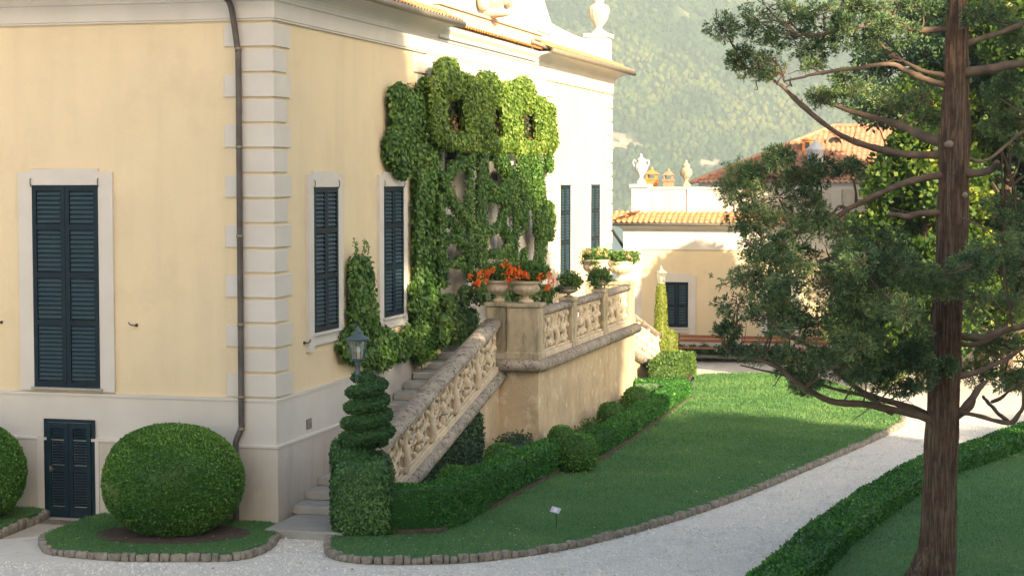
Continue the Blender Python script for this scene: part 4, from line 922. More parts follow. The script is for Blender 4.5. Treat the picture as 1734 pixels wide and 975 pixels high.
# ivy covered newel block and spiral topiary with the lamp
tb = SIDE(-.38, 1.80, 0)
g = Geo(); V, F = blob(tb+A([.0,0,.74]), (.52,.52,.76), 18, .03, 2, .45, 2); V[:, 2] = np.maximum(V[:, 2], .05)
V2, F2 = blob(tb+A([-.12,0,1.38]), (.30,.32,.30), 12, .08, 4, .8, 2)
V4, F4 = blob(tb+A([-.42,.05,1.42]), (.13,.15,.32), 10, .1, 6, None, 2)
leafy(g, [(V, F), (V2, F2), (V4, F4)], 1500, .055, .05, 'ivy', out=.5); tag(g.obj('ivy_block', M['topi']), 'dark ivy clad newel block at the foot of the stair', 'ivy')
hs = []
cx0 = tb+A([.10, 0, 0]); th = np.linspace(0, 2*math.pi*4.25, 120); q = th/th[-1]
R = .37-.16*q**1.1; zc = 1.66+1.16*q
P = np.stack([cx0[0]+R*np.cos(th+1.0)*.95, cx0[1]+R*np.sin(th+1.0), zc], -1)
Vt_, Ft_ = tube(P, .165-.03*q, 12, True, (ZV, .66)); Vt_ = Vt_+.014*noise3(Vt_, 5, 1)[:, None]; hs.append((Vt_, Ft_)); hs.append(tube([cx0+A([0,0,1.5]), cx0+A([0,0,2.85])], .13, 10))
g = Geo(); leafy(g, hs, 2300, .033, .028, 'hedge', out=.4); tag(g.obj('spiral_topiary', M['topi']), 'spiral clipped topiary beneath the dark lantern', 'topiary')
def lantern(name, label, base, hgt, R, post, mt, group=None):
    b = A(base, float); t_ = thing(name, label, 'lamp', b, group); k = 6 if mt is M['lampgreen'] else 4
    g = Geo(); g.lathe(b, [(.045,0),(.045,post*.25),(.065,post*.3),(.04,post*.36),(.035,post*.7),(.06,post*.78),(.04,post*.84),(.09,post)], 14); g.obj('post', mt, t_)
    z0, z1 = post, post+hgt*.56; r0, r1 = R*.72, R
    g = Geo()
    for a in np.arange(k)/k*2*math.pi+.4:
        d0 = A([math.cos(a), math.sin(a), 0]); g.tube([b+d0*r0+ZV*z0, b+d0*r1+ZV*z1], .011, 5)
    for rr, zz in ((r0, z0), (r1, z1)):
        a = np.arange(k+1)/k*2*math.pi+.4; P = np.stack([b[0]+rr*np.cos(a), b[1]+rr*np.sin(a), np.full(k+1, b[2]+zz)], -1)
        for j in range(k): g.tube([P[j], P[j+1]], .013, 5)
    g.lathe(b+ZV*(z0-.02), [(r0*.3,0),(r0,.0),(r0*1.05,.03),(r0*.6,.03)], k*4); g.obj('cage', mt, t_)
    g = Geo(); h = hgt-(z1-z0); g.lathe(b+ZV*z1, [(R*1.2,.0),(R*1.27,h*.05),(R*1.22,h*.14),(R*.85,h*.24),(R*.55,h*.36),(R*.42,h*.46),(R*.50,h*.50),(R*.30,h*.58),(R*.18,h*.66),(R*.26,h*.74),(R*.14,h*.84),(R*.06,h*.92),(0,h)], 24); g.obj('cap', mt, t_)
    g = Geo()
    a = np.arange(k)/k*2*math.pi+.4
    for j in range(k):
        A0, A1 = a[j], a[(j+1) % k]; c = lambda an, rr, zz: b+A([rr*.98*math.cos(an), rr*.98*math.sin(an), zz]); g.add([c(A0,r0,z0+.01), c(A1,r0,z0+.01), c(A1,r1,z1-.01), c(A0,r1,z1-.01)], A([[0,1,2,3]]))
    g.obj('glass', M['glass'], t_)
    g = Geo(); g.blob(b+ZV*(z0+.16), (.05,.05,.07), 8, 0); g.obj('bulb', M['bulb'], t_); g = Geo(); g.tube([b+ZV*z0, b+ZV*(z0+.11)], .04, 10); g.obj('bulb_holder', M['candle'], t_)
    return t_
lb = D(606, 628, tb[1]); lantern('lantern', 'dark grey green lantern standing on the spiral topiary', (lb[0], tb[1], 2.78), .60, .165, .38, M['lampgreen'])
fb = SIDE(30.4, 1.72, 0)
fb = A([D(1119, 560, 63.0)[0], 63.0, 0.])
g = Geo(); pr = [(.26,0),(.28,.6),(.27,1.0),(.23,1.2),(.19,1.6),(.17,2.2),(.15,2.6),(.10,2.75),(.0,2.8)]
gg = Geo(); gg.lathe(fb, pr, 20); hs = [(np.concatenate(gg.V[:1]), [gg.F[0][0]])]
V5, F5 = blob(fb+A([.30,.1,.55]), (.26,.3,.66), 12, .04, 3, .7, 2)
leafy(g, hs+[(V5, F5)], 900, .05, .04, 'hedge', out=.4); tag(g.obj('column_topiary', M['topiy']), 'slim yellow green column topiary at the far stair foot', 'topiary')
lantern('lantern', 'pale cream lantern on the far yellow green column topiary', fb+A([0,0,2.68]), .62, .16, .14, M['lamppale'])

# right-hand hedge
rp = [G(*q) for q in [(1250,1030),(1317,975),(1370,924),(1449,869),(1510,830),(1562,804),(1627,785),(1734,743),(1850,705)]]
rp = A(rp)[:, :2]+A([.38, -.17])
hedge('clipped_hedge', 'long green boundary hedge on the right side of the gravel path', rp, .72, .42, .05, dens=900, L_=.045, W_=.035)

# ------------------------------------------------------------------ small things
# sign on the lawn
sb = G(942, 892, LZ); t_ = thing('garden_sign', 'tiny pale plaque on a thin dark stake in the lawn', 'sign', sb)
g = Geo(); g.tube([sb, sb+A([0,0,.27])], .009, 6); g.obj('stake', M['iron'], t_)
def tilt_box(c, ux, uy, un, a, b, e):
    return A([c+ux*x+uy*y+un*z for x in (-a, a) for y in (-b, b) for z in (-e, e)])
c = sb+A([-.015,0,.31]); ux = unit(A([.9,-.30,-.22])); uy0 = A([-.15,.75,.62]); un = unit(np.cross(ux, uy0)); uy = np.cross(un, ux)
g = Geo(); g.hexa(tilt_box(c, ux, uy, un, .085, .065, .004)); g.obj('plate', M['plate'], t_)
g = Geo(); g.hexa(tilt_box(c+un*.006*(1 if un[2] > 0 else -1), ux, uy, un, .035, .045, .0012)); g.obj('print', M['plate2'], t_)
# grate in front of the cellar door
q = Geo(); q.box(FRONT, 3.75, 4.45, .45, .80, .012, .03)
q2 = Geo(); q2.box(FRONT, 3.72, 4.48, .42, .83, .010, .022)
for k in range(14): q2.box(FRONT, 3.75+k*.052, 3.775+k*.052, .44, .81, .022, .032)
tag(q2.obj('drain_grate', M['edge']), 'flat metal drain grate in the paving before the cellar door', 'grate')
# dry leaves at stair foot
P = SIDE(-.75, .25, .02)+rng.normal(0, 1, (26, 3))*A([.09,.05,.008]); d = unit(rng.normal(size=P.shape)*A([1,1,.3])); V, F = leaf_quads(P, d, unit(np.cross(d, ZV[None])), .06, .045)
g = Geo(); g.add(V, F, 0, False, rng.random(26)); tag(g.obj('fallen_leaves', M['litter']), 'small heap of dry leaves at the foot of the first step', 'leaves', kind='stuff')

# ------------------------------------------------------------------ ANNEX
E_ = NV.copy(); W_A = -S
a0 = D(1058, 590, 67.3); a0[2] = 0; AX = Fr(a0, E_, W_A)
LA = 13.0; DA = 9.0
annex = thing('annex', 'low cream annex with terracotta eaves, parapet and dark shuttered windows', 'building', a0)
g = Geo(); g.box(AX, 0, LA, -DA, 0, 0, 4.5); g.obj('wall', M['yellow'], annex)
g = Geo(); g.box(AX, -.04, .62, -.62, .04, 0, 3.82); g.box(AX, -.06, LA+.06, -DA, .05, 3.82, 4.45); g.box(AX, -.05, LA, -DA, .045, 0, .55); g.obj('white_band', M['white'], annex)
g = Geo(); prof = [(0,4.45)]+[(.06+.34*(1-math.cos(a)), 4.45+.22*math.sin(a)) for a in np.linspace(0, math.pi/2, 6)]+[(.42,4.72),(0,4.72)]
rows = A([[AX(-w, -DA, z), AX(-w, w, z), AX(LA+w, w, z)] for w, z in prof]); k = len(prof); F = [(a*3+b, a*3+b+1, (a+1)*3+b+1, (a+1)*3+b) for a in range(k-1) for b in range(2)]
g.add(rows.reshape(-1, 3), A(F), 0, False); g.obj('cornice', M['white'], annex)
g = Geo(); g.tube([AX(-.5,.48,4.74), AX(5,.48,4.74), AX(LA,.48,4.74)], .06, 10, 0, 'flat'); g.tube([AX(-.48,.5,4.74), AX(-.48,-4,4.74), AX(-.48,-DA,4.74)], .06, 10, 0, 'flat'); g.obj('gutter', M['gutter'], annex)
g = Geo(); tiles(g, AX(-.48,.48,4.78), E_*(LA+.5), -W_A*1.05+ZV*.42, 0, 0, .2, .28, .035); tiles(g, AX(-.48,.48,4.78), -W_A*DA, E_*1.0+ZV*.42, 0, 0, .2, .28, .035); g.obj('roof_tiles', M['tile'], annex)
g = Geo(); g.box(AX, .15, .72, -1.1, -.40, 4.85, 6.05); g.box(AX, .08, .79, -1.17, -.33, 6.05, 6.17)
g.box(AX, .72, LA, -.85, -.55, 5.14, 5.98); g.box(AX, .72, LA, -.9, -.5, 5.98, 6.07)
x = .74
bays = []
while x < LA-1.6:
    bays.append((x+.12, x+1.42)); g.box(AX, x+1.44, x+1.80, -.9, -.48, 5.0, 6.0); x += 1.72
g.box(AX, .25, .62, -.39, -.38, 5.2, 5.9)
g.obj('parapet', M['white'], annex, bevel=.01)
g = Geo()
for a, b in bays:
    c = .12; q = [(a+c,5.28),(b-c,5.28),(b,5.40),(b,5.78),(b-c,5.90),(a+c,5.90),(a,5.78),(a,5.40)]; g.prism(AX, q, -.549, -.525)
g.obj('parapet_panel', M['pillar'] if 0 else M['plinth'], annex)
def ax_u(px, w=0.):
    r = ray(px, 500); k = (w-(EYE-a0)@W_A)/(r@W_A); P = EYE+k*r; return (P-a0)@E_
for x0, x1 in ((1127,1166),(1300,1340)):
    u0, u1_ = ax_u(x0), ax_u(x1); window(AX, (u0+u1_)/2, 1.02, 2.66, u1_-u0, annex, .27, .30, (0,.48,1), True, .09, False)
q = Geo(); P = smooth_path([AX(-.48,.35,4.72), AX(-.42,.25,4.5), AX(-.15,-.35,3.9), AX(-.08,-.5,3.6), AX(-.08,-.5,.0)], 4); q.tube(P, .055, 8); q.obj('downpipe', M['iron'], annex)
def chimney(px, mt, w=.36, top=6.45, b0=5.0):
    u = ax_u(px, -2.2); g = Geo(); g.box(AX, u-w/2, u+w/2, -2.4, -2.4+w, b0, top-.30); g.box(AX, u-w*.6, u+w*.6, -2.44, -2.36+w, top-.30, top-.24)
    for sx in (-.44, .36): g.box(AX, u+sx*w, u+(sx+.1)*w, -2.4, -2.4+w, top-.24, top-.08)
    c8 = [AX(u+sx*w*(.62 if z == 0 else .12), -2.4+w/2+sy*w*(.62 if z == 0 else .12), top-.08+z) for sx in (-1, 1) for sy in (-1, 1) for z in (0, .16)]; g.hexa(A(c8)); g.lathe(AX(u, -2.4+w/2, top+.06), [(.05,0),(.07,.05),(.0,.12)], 8)
    return g.obj('chimney', mt, annex)
chimney(1103, M['tileorange'], .40, 6.62); chimney(1131, M['tiledark'], .34, 6.58)
u_ = ax_u(1078, -.75); urn('roof_urn', 'white handled stone vase on the left corner pedestal of the annex parapet', 'urn', AX(.43, -.75, 6.17), .29, 1.12, M['white'], kind='vase', ears=True)
u_ = ax_u(1161, -.72); urn('roof_urn', 'grey lidded stone vase on the annex parapet right of the small chimneys', 'urn', AX(u_, -.70, 6.07), .27, .98, M['pillar'], kind='vase')
# strip of low shrubs under the wall, benches
def bench(u0, u1, label):
    base = AX((u0+u1)/2, 1.35, 0); t_ = thing('park_bench', label, 'bench', base, 'benches along the annex wall'); fr = AX
    for k, (w, z) in enumerate([(1.62,.40),(1.50,.41),(1.38,.41)]):
        g = Geo(); g.box(fr, u0, u1, w-.05, w+.05, z, z+.035); g.obj('seat_slat', M['wood'], t_, bevel=.006)
    for z in (.60, .735):
        g = Geo(); g.box(fr, u0, u1, 1.19-(z-.5)*.2, 1.225-(z-.5)*.2, z, z+.115); g.obj('back_slat', M['wood'], t_, bevel=.006)
    for u in (u0-.015, u1+.015):
        g = Geo(); g.tube(smooth_path([fr(u,1.68,0), fr(u,1.66,.38), fr(u,1.70,.58), fr(u,1.45,.62), fr(u,1.20,.60)], 4), .022, 6); g.tube([fr(u,1.08,0), fr(u,1.24,.4), fr(u,1.12,.88)], .024, 6); g.tube([fr(u,1.66,.38), fr(u,1.24,.40)], .02, 6); g.obj('side_frame', M['iron'], t_)
bench(ax_u(1149, 1.4), ax_u(1230, 1.4), 'reddish wooden bench with iron sides below the shuttered annex window')
bench(ax_u(1256, 1.4), ax_u(1336, 1.4), 'second reddish bench, half hidden behind the juniper foliage')
bench(ax_u(1346, 1.4), ax_u(1412, 1.4), 'third reddish bench glimpsed through the middle of the juniper foliage')
g = Geo(); hs = []
for k in range(26):
    u = .9+k*.42; V, F = blob(AX(u, .42+rng.uniform(-.05,.05), .20), (.22,.18,.22), 7, .3, k, None, 6); hs.append((V, F))
leafy(g, hs, 450, .06, .045, 'hedge', out=.8); tag(g.obj('low_shrub_row', M['planed']), 'low dark ground cover shrubs along the foot of the annex wall', 'ground cover', kind='stuff')
g = Geo(); g.box(AX, .3, LA, .62, .72, 0, .10); tag(g.obj('kerb', M['edge']), kind='structure')
# building behind
b0 = D(1190, 500, 84.0); b0[2] = 0; BX = Fr(b0, E_, W_A); LB = 13.2; DB = 12.0
back = thing('hipped_house', 'taller pale house with broad pinkish hipped tile roof behind the annex', 'building', b0)
g = Geo(); g.box(BX, .0, LB, -DB, 0, 0, 6.15); g.obj('wall', M['white'], back)
g = Geo(); g.box(BX, -.2, LB+.2, -DB, .12, 5.95, 6.2); g.obj('cornice', M['white'], back)
ez, rz = 6.2, 8.85; OV = .45; r0_, r1_ = 5.3, 8.9
g = Geo()
sl_ = math.hypot(DB/2+OV, rz-ez); Wf = LB+2*OV
clipf = lambda u, v: (u > (r0_+OV)*v/sl_-.1) & (u < Wf-(Wf-(r1_+OV))*v/sl_+.1)
tiles(g, BX(-OV, OV, ez), E_*Wf, -W_A*(DB/2+OV)+ZV*(rz-ez), 0, 0, .24, .40, .035, clip=clipf)
def trif(p): g.add(p, A([list(range(len(p)))]), 0)
sl2 = math.hypot(r0_+OV, rz-ez); Wd = DB+2*OV
tiles(g, BX(-OV, OV, ez), -W_A*Wd, E_*(r0_+OV)+ZV*(rz-ez), 0, 0, .24, .40, .035, clip=lambda u, v: (u > (Wd/2)*v/sl2-.1) & (u < Wd-(Wd/2)*v/sl2+.1))
trif([BX(-OV,-DB-OV,ez), BX(r0_,-DB/2,rz-.02), BX(r1_,-DB/2,rz-.02), BX(LB+OV,-DB-OV,ez)]); trif([BX(LB+OV,OV,ez), BX(LB+OV,-DB-OV,ez), BX(r1_,-DB/2,rz-.02)])
for P in ([BX(-OV,OV,ez+.03), BX(r0_,-DB/2,rz+.05)], [BX(r0_,-DB/2,rz+.05), BX(r1_,-DB/2,rz+.05)], [BX(r1_,-DB/2,rz+.05), BX(LB+OV,OV,ez+.03)]): g.tube(P, .11, 8)
roof = g.obj('roof', M['tiledark'], back)
def roofpt(u, f): return BX(u, OV-(DB/2+OV)*f, ez+(rz-ez)*f)
def bx_u(px, f):
    w = OV-(DB/2+OV)*f; r = ray(px, 300); k = (w-(EYE-b0)@W_A)/(r@W_A); return ((EYE+k*r)-b0)@E_
g = Geo(); c = roofpt(bx_u(1413,.72), .70); th = np.linspace(0, math.pi, 9)
for k in range(8):
    pass
P = A([c+E_*.36*math.cos(a)+ZV*(.30*math.sin(a)) for a in th]); Q = P-W_A*1.0+ZV*.12; n = 9; i = np.arange(8)
g.add(np.vstack([P+W_A*.1, Q]), np.stack([i, i+1, i+1+n, i+n], 1), 0, True); g.add(P, A([np.arange(9)]), 1); g.tube(P+W_A*.1, .05, 6); g.obj('dormer', [M['tiledark'], M['paneshade']], roof)
g = Geo(); c = roofpt(bx_u(1368,.6), .58); g.box(Fr(c, E_, W_A), -.24, .24, -.3, .25, -.3, .42); g.box(Fr(c, E_, W_A), -.3, .3, -.34, .31, .42, .48); g.box(Fr(c, E_, W_A), -.1, .1, .251, .26, .05, .34, 1); g.obj('chimney', [M['tileorange'], M['paneshade']], roof)
g = Geo(); c = roofpt(bx_u(1381,.35), .33); g.lathe(c, [(.36,-.5),(.36,.55),(.42,.60),(.42,.66),(.26,.80),(.10,.98),(.08,1.05),(.0,1.12)], 12); g.obj('turret', M['slate'], roof)
for px in (1345, 1400, 1440):
    u = bx_u(px, .0); g = Geo(); g.box(BX, u-.45, u+.45, 0, .05, 3.9, 5.5); wq = g.obj('window', M['plinth'], back, bevel=.01); g = Geo(); g.box(BX, u-.32, u+.32, .051, .07, 4.0, 5.4); g.obj('shutter', M['shutter'], wq)

# garden wall at right, behind the trees
g = Geo(); gw = Fr(D(1560, 600, 66.0)*A([1,1,0]), E_, W_A); g.box(gw, 0, 26, -.4, 0, 0, 2.3); g.box(gw, -.1, 26, -.5, .1, 2.3, 2.42)
tag(g.obj('garden_wall', M['yellow']), 'ochre garden wall glimpsed beyond the trees at right', 'wall')

# ------------------------------------------------------------------ TREES
def branchy(gg, P, r0, r1, n=8, mt=0): 
    P = smooth_path(P, 6); gg.tube(P, np.linspace(r0, r1, len(P)), n, mt); return P
def leafcloud(g, clumps, per, L_, W_, up=.2, shell=.55, lowf=.8, mt=0, vb=.5):
    C_ = []; Ns = []
    for c, r in clumps:
        m = int(per*float(np.prod(r)**(2/3))); d = unit(rng.normal(size=(m, 3))); q = (rng.random(m)**.5)*(1-shell)+shell
        P = A(c)+d*A(r)*q[:, None]*(1+.28*noise3(A(c)+d*1.4, 1.7, 3)[:, None]); C_.append(P); Ns.append(d)
    P = np.vstack(C_); n = np.vstack(Ns); keep = noise3(P, 2.2, 11)+.5*noise3(P, 5., 4) > -.50; P, n = P[keep], n[keep]; m = len(P)
    d = unit(n*.5+rng.normal(size=(m, 3))*.8+A([0,0,up])); sd = unit(np.cross(d, rng.normal(size=(m, 3)))); s = rng.uniform(.65, 1.35, m)
    V, F = leaf_quads(P, d, sd, L_*s, W_*s); g.add(V, F, mt, False, np.clip(vb+.3*noise3(P, lowf, 5)+rng.normal(0, .17, m), 0, 1))
GAP = lambda c: False
def tree(name, label, base, H_, crown_r, crown_z0, mleaf, per=900, L_=.2, W_=.14, n=34, trunk_r=.22, seed=0, shape='round', group=None, core=True, up=.1):
    rs = np.random.default_rng(seed+50); b = A(base, float); t_ = thing(name, label, 'tree', b, group)
    g = Geo(); P = branchy(g, [b, b+A([rs.normal(0,.1), rs.normal(0,.1), H_*.3]), b+A([rs.normal(0,.25), rs.normal(0,.25), H_*.6]), b+A([rs.normal(0,.3), rs.normal(0,.3), H_*.92])], trunk_r, trunk_r*.25, 10)
    cl = []
    for k in range(n):
        f = rs.random()**.85; z = crown_z0+(H_-crown_z0)*f
        if shape == 'dense': f = (k+.5)/n; z = crown_z0+(H_-crown_z0-.8)*f
        env = crown_r*.85 if shape == 'dense' else crown_r*(math.sin(math.pi*min(1, (f*.85+.15)))**.6 if shape == 'round' else (1-f)**.75+.08)
        a = rs.uniform(0, 6.28); rad = env*rs.uniform(.35, .95); c = b+A([math.cos(a)*rad, math.sin(a)*rad, z]); 
        if shape == 'dense' and 16.0 < c@A([.866,.5,0]) < 21. and 14.6 < c[2]+.364*(c@A([-.5,.866,0])) < 17.6 and rs.random() < .75: continue
        rr = rs.uniform(1.3, 1.8) if shape == 'dense' else crown_r*rs.uniform(.24, .42)*(1 if shape == 'round' else (1.1-f*.7))
        cl.append((c, A([rr, rr, rr*.75]))); q = P[min(len(P)-1, int(len(P)*max(.15, f*.85)))]
        branchy(g, [q, (q+c)/2+A([0,0,-.08*crown_r]), c], trunk_r*.28, trunk_r*.05, 5)
    g.obj('trunk', M['bark2'], t_); g = Geo()
    if core:
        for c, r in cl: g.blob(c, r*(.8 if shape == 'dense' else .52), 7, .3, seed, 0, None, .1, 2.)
    leafcloud(g, cl, per, L_, W_, up, .5, .7); g.obj('crown', mleaf, t_); return t_
# background trees on the right (real trees standing beyond the path)
tree('broadleaf_tree', 'tall sunlit yellow green tree right of the juniper trunk', D(1705,600,60)*A([1,1,0]), 12.2, 3.8, 1.8, M['plane'], 1500, .20, .15, 46, .22, 1)
tree('broadleaf_tree', 'sunlit yellow green tree just left of the juniper trunk', D(1562,600,56)*A([1,1,0]), 7.8, 2.5, 1.2, M['plane'], 1500, .19, .14, 36, .2, 2)
tree('round_tree', 'mid green tree with sloping left edge in front of the hipped house', D(1520,600,58)*A([1,1,0]), 6.9, 2.6, .8, M['planeg'], 1500, .16, .12, 40, .2, 3, 'cone')
tree('dark_conifer', 'dark conifer behind the juniper trunk reaching above the red roof', D(1575,560,62)*A([1,1,0]), 12.2, 2.6, 6.5, M['planed'], 1700, .18, .08, 26, .24, 5)
tree('dark_conifer', 'dark evergreen low behind the middle of the juniper foliage', D(1480,600,61)*A([1,1,0]), 4.4, 1.6, .8, M['planeg'], 1500, .15, .08, 24, .2, 6)
tree('broadleaf_tree', 'tallest green tree filling the upper right corner behind', D(1760,600,70)*A([1,1,0]), 14.5, 5.0, 2.0, M['planed'], 1500, .24, .18, 44, .3, 7)
tree('broadleaf_tree', 'yellow green shrubby tree by the ochre garden wall', D(1660,600,62)*A([1,1,0]), 5.4, 2.6, .6, M['plane'], 1200, .2, .15, 26, .2, 8)
# park trees beside and behind the viewpoint that shade the foreground
Lh = A([-.5, .866, 0]); Rh = A([.866, .5, 0])
PT = ['large evergreen tree behind the viewpoint, farthest left', 'tall evergreen tree close behind the viewpoint', 'tall evergreen tree right of the viewpoint', 'thin crowned evergreen tree that lets sun flecks through', 'slim evergreen tree of middle height off to the right', 'short slim evergreen tree off to the right', 'broad low evergreen tree off to the right', 'broad lowest evergreen tree farthest right']
for k, (u, al, v, rad) in enumerate([(-1.,-13,24.5,6.5),(7.5,-9,24.5,4.8),(14.2,-5,24,4.0),(20.6,-5,22.3,2.9),(25.3,-5,21.0,2.7),(29.2,-5,14,1.8),(34.5,-5,12.2,3.6),(41,-5,11.5,3.6)]):
    tree('park_tree', PT[k], Lh*al+Rh*u, v-.364*al, rad, 1.0, M['planed'], 260, .32, .24, int((38+v*rad*1.2)*(.85 if k == 3 else 1)), .4, 20+k, 'dense', group='park trees shading the forecourt')

# ------------------------------------------------------------------ JUNIPER
jb = D(1581, 1000, 28.5); jb[2] = 0
jun = thing('juniper_tree', 'big juniper with straight reddish trunk and cut limbs, foreground right', 'tree', jb)
YJ = 28.5
tk = [(1578,1012,42),(1583,975,35),(1588,900,31),(1592,800,29.5),(1597,700,29),(1600,600,28),(1605,500,25.5),(1611,400,24.5),(1615,300,24),(1615,245,26),(1618,200,22),(1620,100,20.5),(1622,0,18),(1626,-120,15),(1630,-300,9),(1634,-480,3)]
P = smooth_path([D(x, y, YJ) for x, y, r in tk], 6); rr = np.interp(np.linspace(0, 1, len(P)), np.linspace(0, 1, len(tk)), [r for *_, r in tk])*YJ/F_PX
k0 = len(P); q0 = np.linspace(0, k0-1, 260); P = np.stack([np.interp(q0, np.arange(k0), P[:, k]) for k in range(3)], -1); rr = np.interp(q0, np.arange(k0), rr)
V, F = tube(P, rr, 84, 'flat'); ctr = np.repeat(np.vstack([P[:1], P, P[-1:]]), 84, 0); dv = V-ctr; an = np.arctan2(dv[:, 1], dv[:, 0])
V = V+unit(dv)*(.012*np.sin(an*9+V[:, 2]*.5)+.016*np.sin(an*4-V[:, 2]*.8+1)+.02*noise3(V, 2., 2)-.022*np.abs(noise3(np.stack([np.cos(an)*4.2, np.sin(an)*4.2, V[:, 2]*.8], -1), 1.6, 3))**.6+.008*noise3(np.stack([np.cos(an)*9, np.sin(an)*9, V[:, 2]*2.5], -1), 1.5, 6))[:, None]
g = Geo(); g.add(V, F, 0, True)
for a in (2.6, 3.7, 5.2):
    g.tube(smooth_path([D(1590,930,YJ)+A([math.cos(a)*.2, math.sin(a)*.2, 0]), jb+A([math.cos(a)*.30, math.sin(a)*.30, .2]), jb+A([math.cos(a)*.48, math.sin(a)*.48, -.05])], 4), [.14]*5+[.12]*4 if 0 else .13, 8)
trunk = g.obj('trunk', M['bark'], jun)
g = Geo(); c = D(1609, 244, YJ-.30); g.tube([c+A([0,.22,0]), c+A([0,-.01,0.])], .052, 14, 0, 'flat'); g.obj('sawn_stub', M['cut'], jun)
g = Geo(); c = D(1633, 330, YJ-.12); g.tube([c+A([-.2,.1,-.05]), c+A([.0,-.03,0.])], .05, 12, 0, True); g.obj('sawn_stub', M['cut'], jun)
BR = []
def limb(pts, r0, r1, dy, name='limb', mt=None, par=jun, z_end=None):
    P = [D(x, y, YJ+dy*(k/(len(pts)-1))) for k, (x, y) in enumerate(pts)]; P[0] = D(pts[0][0], pts[0][1], YJ)
    P = smooth_path(P, 6); k = len(P); wob = .045*np.stack([noise3(P, 2.6, 1), noise3(P, 2.6, 2), noise3(P, 2.6, 5)], -1)+.014*np.stack([noise3(P, 9, 1), noise3(P, 9, 2), noise3(P, 9, 5)], -1); P = P+wob*np.linspace(0, 1, k)[:, None]
    s_ = YJ/F_PX; g = Geo(); g.tube(P, np.linspace(r0*.62, r1*.62, k)*s_*(1+.26*noise3(P, 8, 3)), 10); g.obj(name, mt or M['branch'], par); BR.append(P); return P
limb([(1605,262),(1540,262),(1480,250),(1430,233),(1400,213),(1350,170),(1320,142),(1285,125),(1262,112)], 12, 3, .3)
limb([(1600,243),(1560,230),(1530,214),(1480,200),(1420,182),(1385,160)], 15, 4, 1.2)
limb([(1600,145),(1560,132),(1530,118),(1505,108),(1436,116),(1380,128),(1330,137)], 9, 3, -.5)
limb([(1600,128),(1560,120),(1530,105),(1508,92),(1480,60)], 8, 3, .9)
limb([(1605,50),(1549,51),(1500,40),(1457,46),(1400,55),(1350,60)], 10, 3, -.3)
limb([(1540,48),(1500,20),(1470,5),(1420,-5)], 6, 3, -.3)
limb([(1625,125),(1680,117),(1734,108),(1800,98)], 15, 10, -.6)
limb([(1625,78),(1660,66),(1724,44),(1760,10)], 9, 6, .8)
limb([(1625,292),(1660,293),(1680,285),(1690,274)], 12, 9, -.5)
limb([(1625,258),(1645,270),(1665,272),(1685,262),(1703,246),(1740,215),(1800,180)], 6, 3, .8)
limb([(1600,295),(1539,308),(1488,328),(1437,354),(1400,378),(1340,395),(1290,400)], 10, 3, -.7)
limb([(1437,354),(1420,350),(1412,360),(1395,372)], 5, 3, -.7)
limb([(1600,361),(1560,362),(1539,366),(1508,364)], 10, 7, -.4)
limb([(1605,482),(1549,469),(1488,451),(1457,441),(1411,438),(1375,451),(1344,454),(1293,431),(1260,410)], 9, 3, -1.3)
limb([(1595,720),(1565,706),(1503,692),(1470,684),(1406,679),(1357,649),(1314,622),(1270,606),(1228,594)], 13, 3, -.9)
limb([(1590,712),(1567,700),(1524,684),(1481,671),(1438,649),(1384,595),(1341,568),(1300,545)], 11, 3, .5)
limb([(1595,620),(1560,618),(1524,620),(1449,622),(1395,600),(1347,574),(1290,560)], 12, 4, .2)
limb([(1620,568),(1660,572),(1691,563),(1734,552),(1790,540)], 11, 8, .5)
limb([(1615,580),(1650,584),(1690,570),(1716,555)], 8, 5, -.6)
limb([(1615,708),(1640,680),(1658,655),(1668,645)], 10, 8, .2)
limb([(1615,712),(1643,692),(1650,672)], 6, 4, -.2)
limb([(1620,698),(1643,701),(1670,708),(1697,714),(1718,711),(1732,690),(1736,660)], 6, 6, -.9)
limb([(1706,712),(1690,700),(1675,680),(1662,668)], 6, 4, -.9)
limb([(1680,680),(1700,672),(1720,655),(1745,640)], 5, 3, -.9)
limb([(1615,640),(1660,628),(1700,610),(1745,585)], 8, 5, .6)
limb([(1510,700),(1470,672),(1440,664),(1400,656),(1350,640),(1300,630),(1255,622)], 7, 2, .3)
limb([(1390,380),(1386,350),(1390,325),(1384,300)], 4, 2, -.7)
limb([(1450,350),(1448,320),(1440,300)], 5, 2, -.7)
for P in BR:
    for k in range(int(len(P)*.10*(P[:, 0].mean() < 6.9))):
        i0 = rng.integers(len(P)//4, len(P)); p0 = P[i0]; d0 = unit(rng.normal(size=3)+A([0,0,.25])); l = rng.uniform(.25, .7); Q = [p0]
        for q in range(4): d0 = unit(d0+rng.normal(0, .45, 3)+A([0,0,.12])); Q.append(Q[-1]+d0*l/4)
        tg = Geo(); tg.tube(smooth_path(Q, 3), np.linspace(.011, .003, 13), 5); tg.obj('dead_twig', M['branch'], jun)
ALLB = np.vstack(BR); bidx = rng.permutation(len(ALLB))
